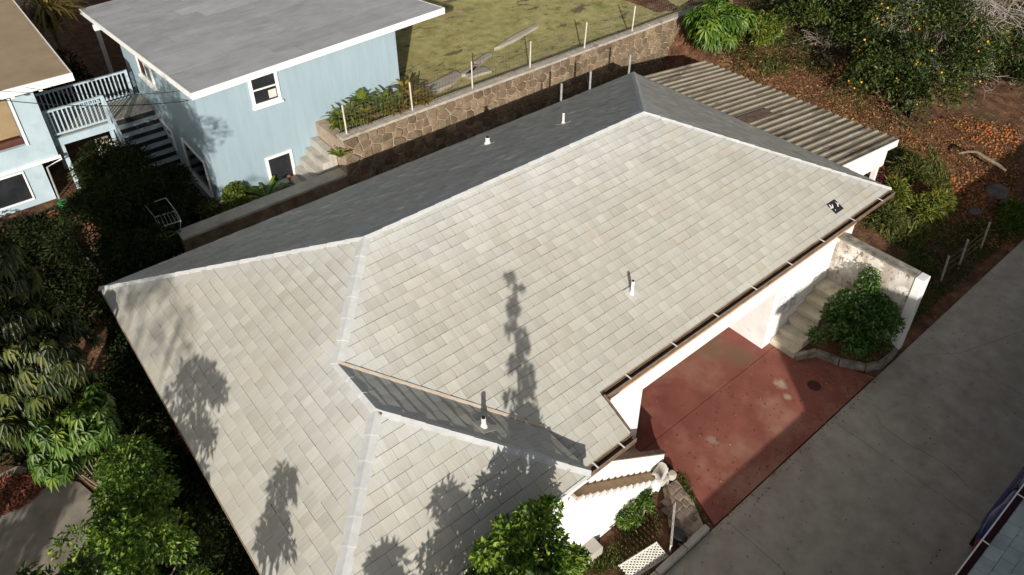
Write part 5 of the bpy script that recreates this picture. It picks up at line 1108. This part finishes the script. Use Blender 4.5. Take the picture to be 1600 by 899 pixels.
# blown leaves on the hard ground, hairline cracks in the drive
q = np.concatenate([scatter([(9.0, 4.1), (15.5, 4.1), (15.3, 4.6), (9.0, 4.6)], 170), scatter([(14.2, 4.4), (15.2, 4.4), (14.8, 5.9), (14.0, 5.9)], 120), scatter([(9.2, 4.4), (14.4, 4.4), (14.3, 6.6), (9.3, 6.6)], 130), scatter([(6, 1), (24, 1), (24, 4.2), (6, 4.2)], 240)])
d = rng.normal(size=(len(q), 3))*V(1, 1, .12); v, f, ti = leaf_cloud(np.stack([q[:, 0], q[:, 1], .010+rng.random(len(q))*.012], 1), d, np.tile(V(0, 0, 1), (len(q), 1))+rng.normal(size=(len(q), 3))*.3, .06, .028, droop=0); tag(np_obj('blown_leaves', v, f, 'leaf_dry', None, ti), kind='stuff')
for x, y, a, n_ in ((13.9, 1.2, 1.1, 30), (17.0, 3.9, -.6, 40)):
    mb = MB()
    for k in range(n_):
        a += random.gauss(0, .15); x2, y2 = x+.09*math.cos(a), y+.09*math.sin(a)
        if not .6 < y2 < 4.25: break
        mb.bar((x, y, .006), (x2, y2, .006), random.uniform(.002, .0045), .003); x, y = x2, y2
    if mb.v: tag(mb.build('crack', 'dark_stain', drive), kind='stuff')
# purple plant at the patio post, palm at the top left
c = at(1362, 290, .9); tree('purple_shrub', (c[0], c[1], .6), (c[0], c[1], 1.0), (.35, .35, .4), 8, 120, .10, .05, 'purple_leaf', 'dark purple shrub beside the white patio post', cat='shrub', cr=.5, limbs=4, r0=.015)
pr = []; c = V(4.0, 33.5, 3.4)
for k in range(9): rosette(pr, c+V(0, 0, .1*k-.3), 16, 1.7, .10, .8, .8, .9, .5)
v, f, ti = join(pr); pm = thing('areca_palm', (4.0, 33.5, .5), 'yellowing palm behind the blue house at the top left', 'palm'); np_obj('frond', v, f, 'palm_leaf', pm, ti); MB().tube([(4, 33.5, .3), (4, 33.5, 3.3)], [.1, .07], 8).build('trunk', 'bark', pm)
tree('back_tree', (2.6, 31.5, .5), (2.8, 31.8, 1.9), (1.6, 2.5, 1.3), 24, 240, .18, .07, 'leaf_shade', 'dark shrub in the gap behind the deck', cat='shrub', cr=.36, limbs=8, r0=.05)
# loose concrete pieces of an old path in the lawn
def lawn_piece(pp, nm='path_piece'):
    q = [at(*p, 2.9)[:2] for p in pp]; return [(a, b) for a, b in q]
lp = tag(MB().prism(lawn_piece([(655, 140), (700, 118), (712, 112), (722, 117), (705, 132), (660, 152)]), 2.8, 2.925).build('old_path', 'concrete'), kind='structure')
for pp in ([(716, 118), (740, 103), (752, 100), (735, 116)], [(727, 117), (742, 105), (758, 106), (768, 112), (750, 116), (735, 122)], [(741, 97), (763, 83), (768, 85), (748, 100)], [(772, 76), (800, 58), (838, 38), (841, 41), (805, 62), (782, 73)]):
    MB().prism(lawn_piece(pp), 2.8, 2.93).build('path_slab', 'concrete', lp)
# rocks at the end of the stone wall and in the shaded dirt
for px, py, z, r, lb in ((1150, 22, 2.8, .55, 'brown boulder at the end of the stone wall'), (1185, 18, 2.9, .45, 'rounded rock right of the stone wall end'), (1560, 290, .5, .5, 'flat grey rock in the shade near the fence'), (1580, 305, .5, .35, 'smaller grey rock in the shade by the fence'), (1525, 325, .35, .25, 'small pale rock between the weeds and the fence')):
    c = at(px, py, z); zz = float(gz(c[0], c[1])); n_ = 9; mb = MB(); vs = []; fs = []
    for L_, (h, k) in enumerate(((-.15, 1.), (.2, 1.05), (.5, .8), (.68, .4))):
        for q in range(n_): a = q*6.283/n_; vs.append((c[0]+r*k*math.cos(a)*random.uniform(.8, 1.15), c[1]+r*k*.8*math.sin(a)*random.uniform(.8, 1.15), zz+r*.7*h))
    for L_ in range(3):
        for q in range(n_): fs.append((L_*n_+q, L_*n_+(q+1) % n_, (L_+1)*n_+(q+1) % n_, (L_+1)*n_+q))
    fs.append(tuple(range(3*n_, 4*n_))); tag(bevel(mb.add(vs, fs).build('rock', 'rock' if py < 100 else 'rock_shade'), .04), lb, 'rock')
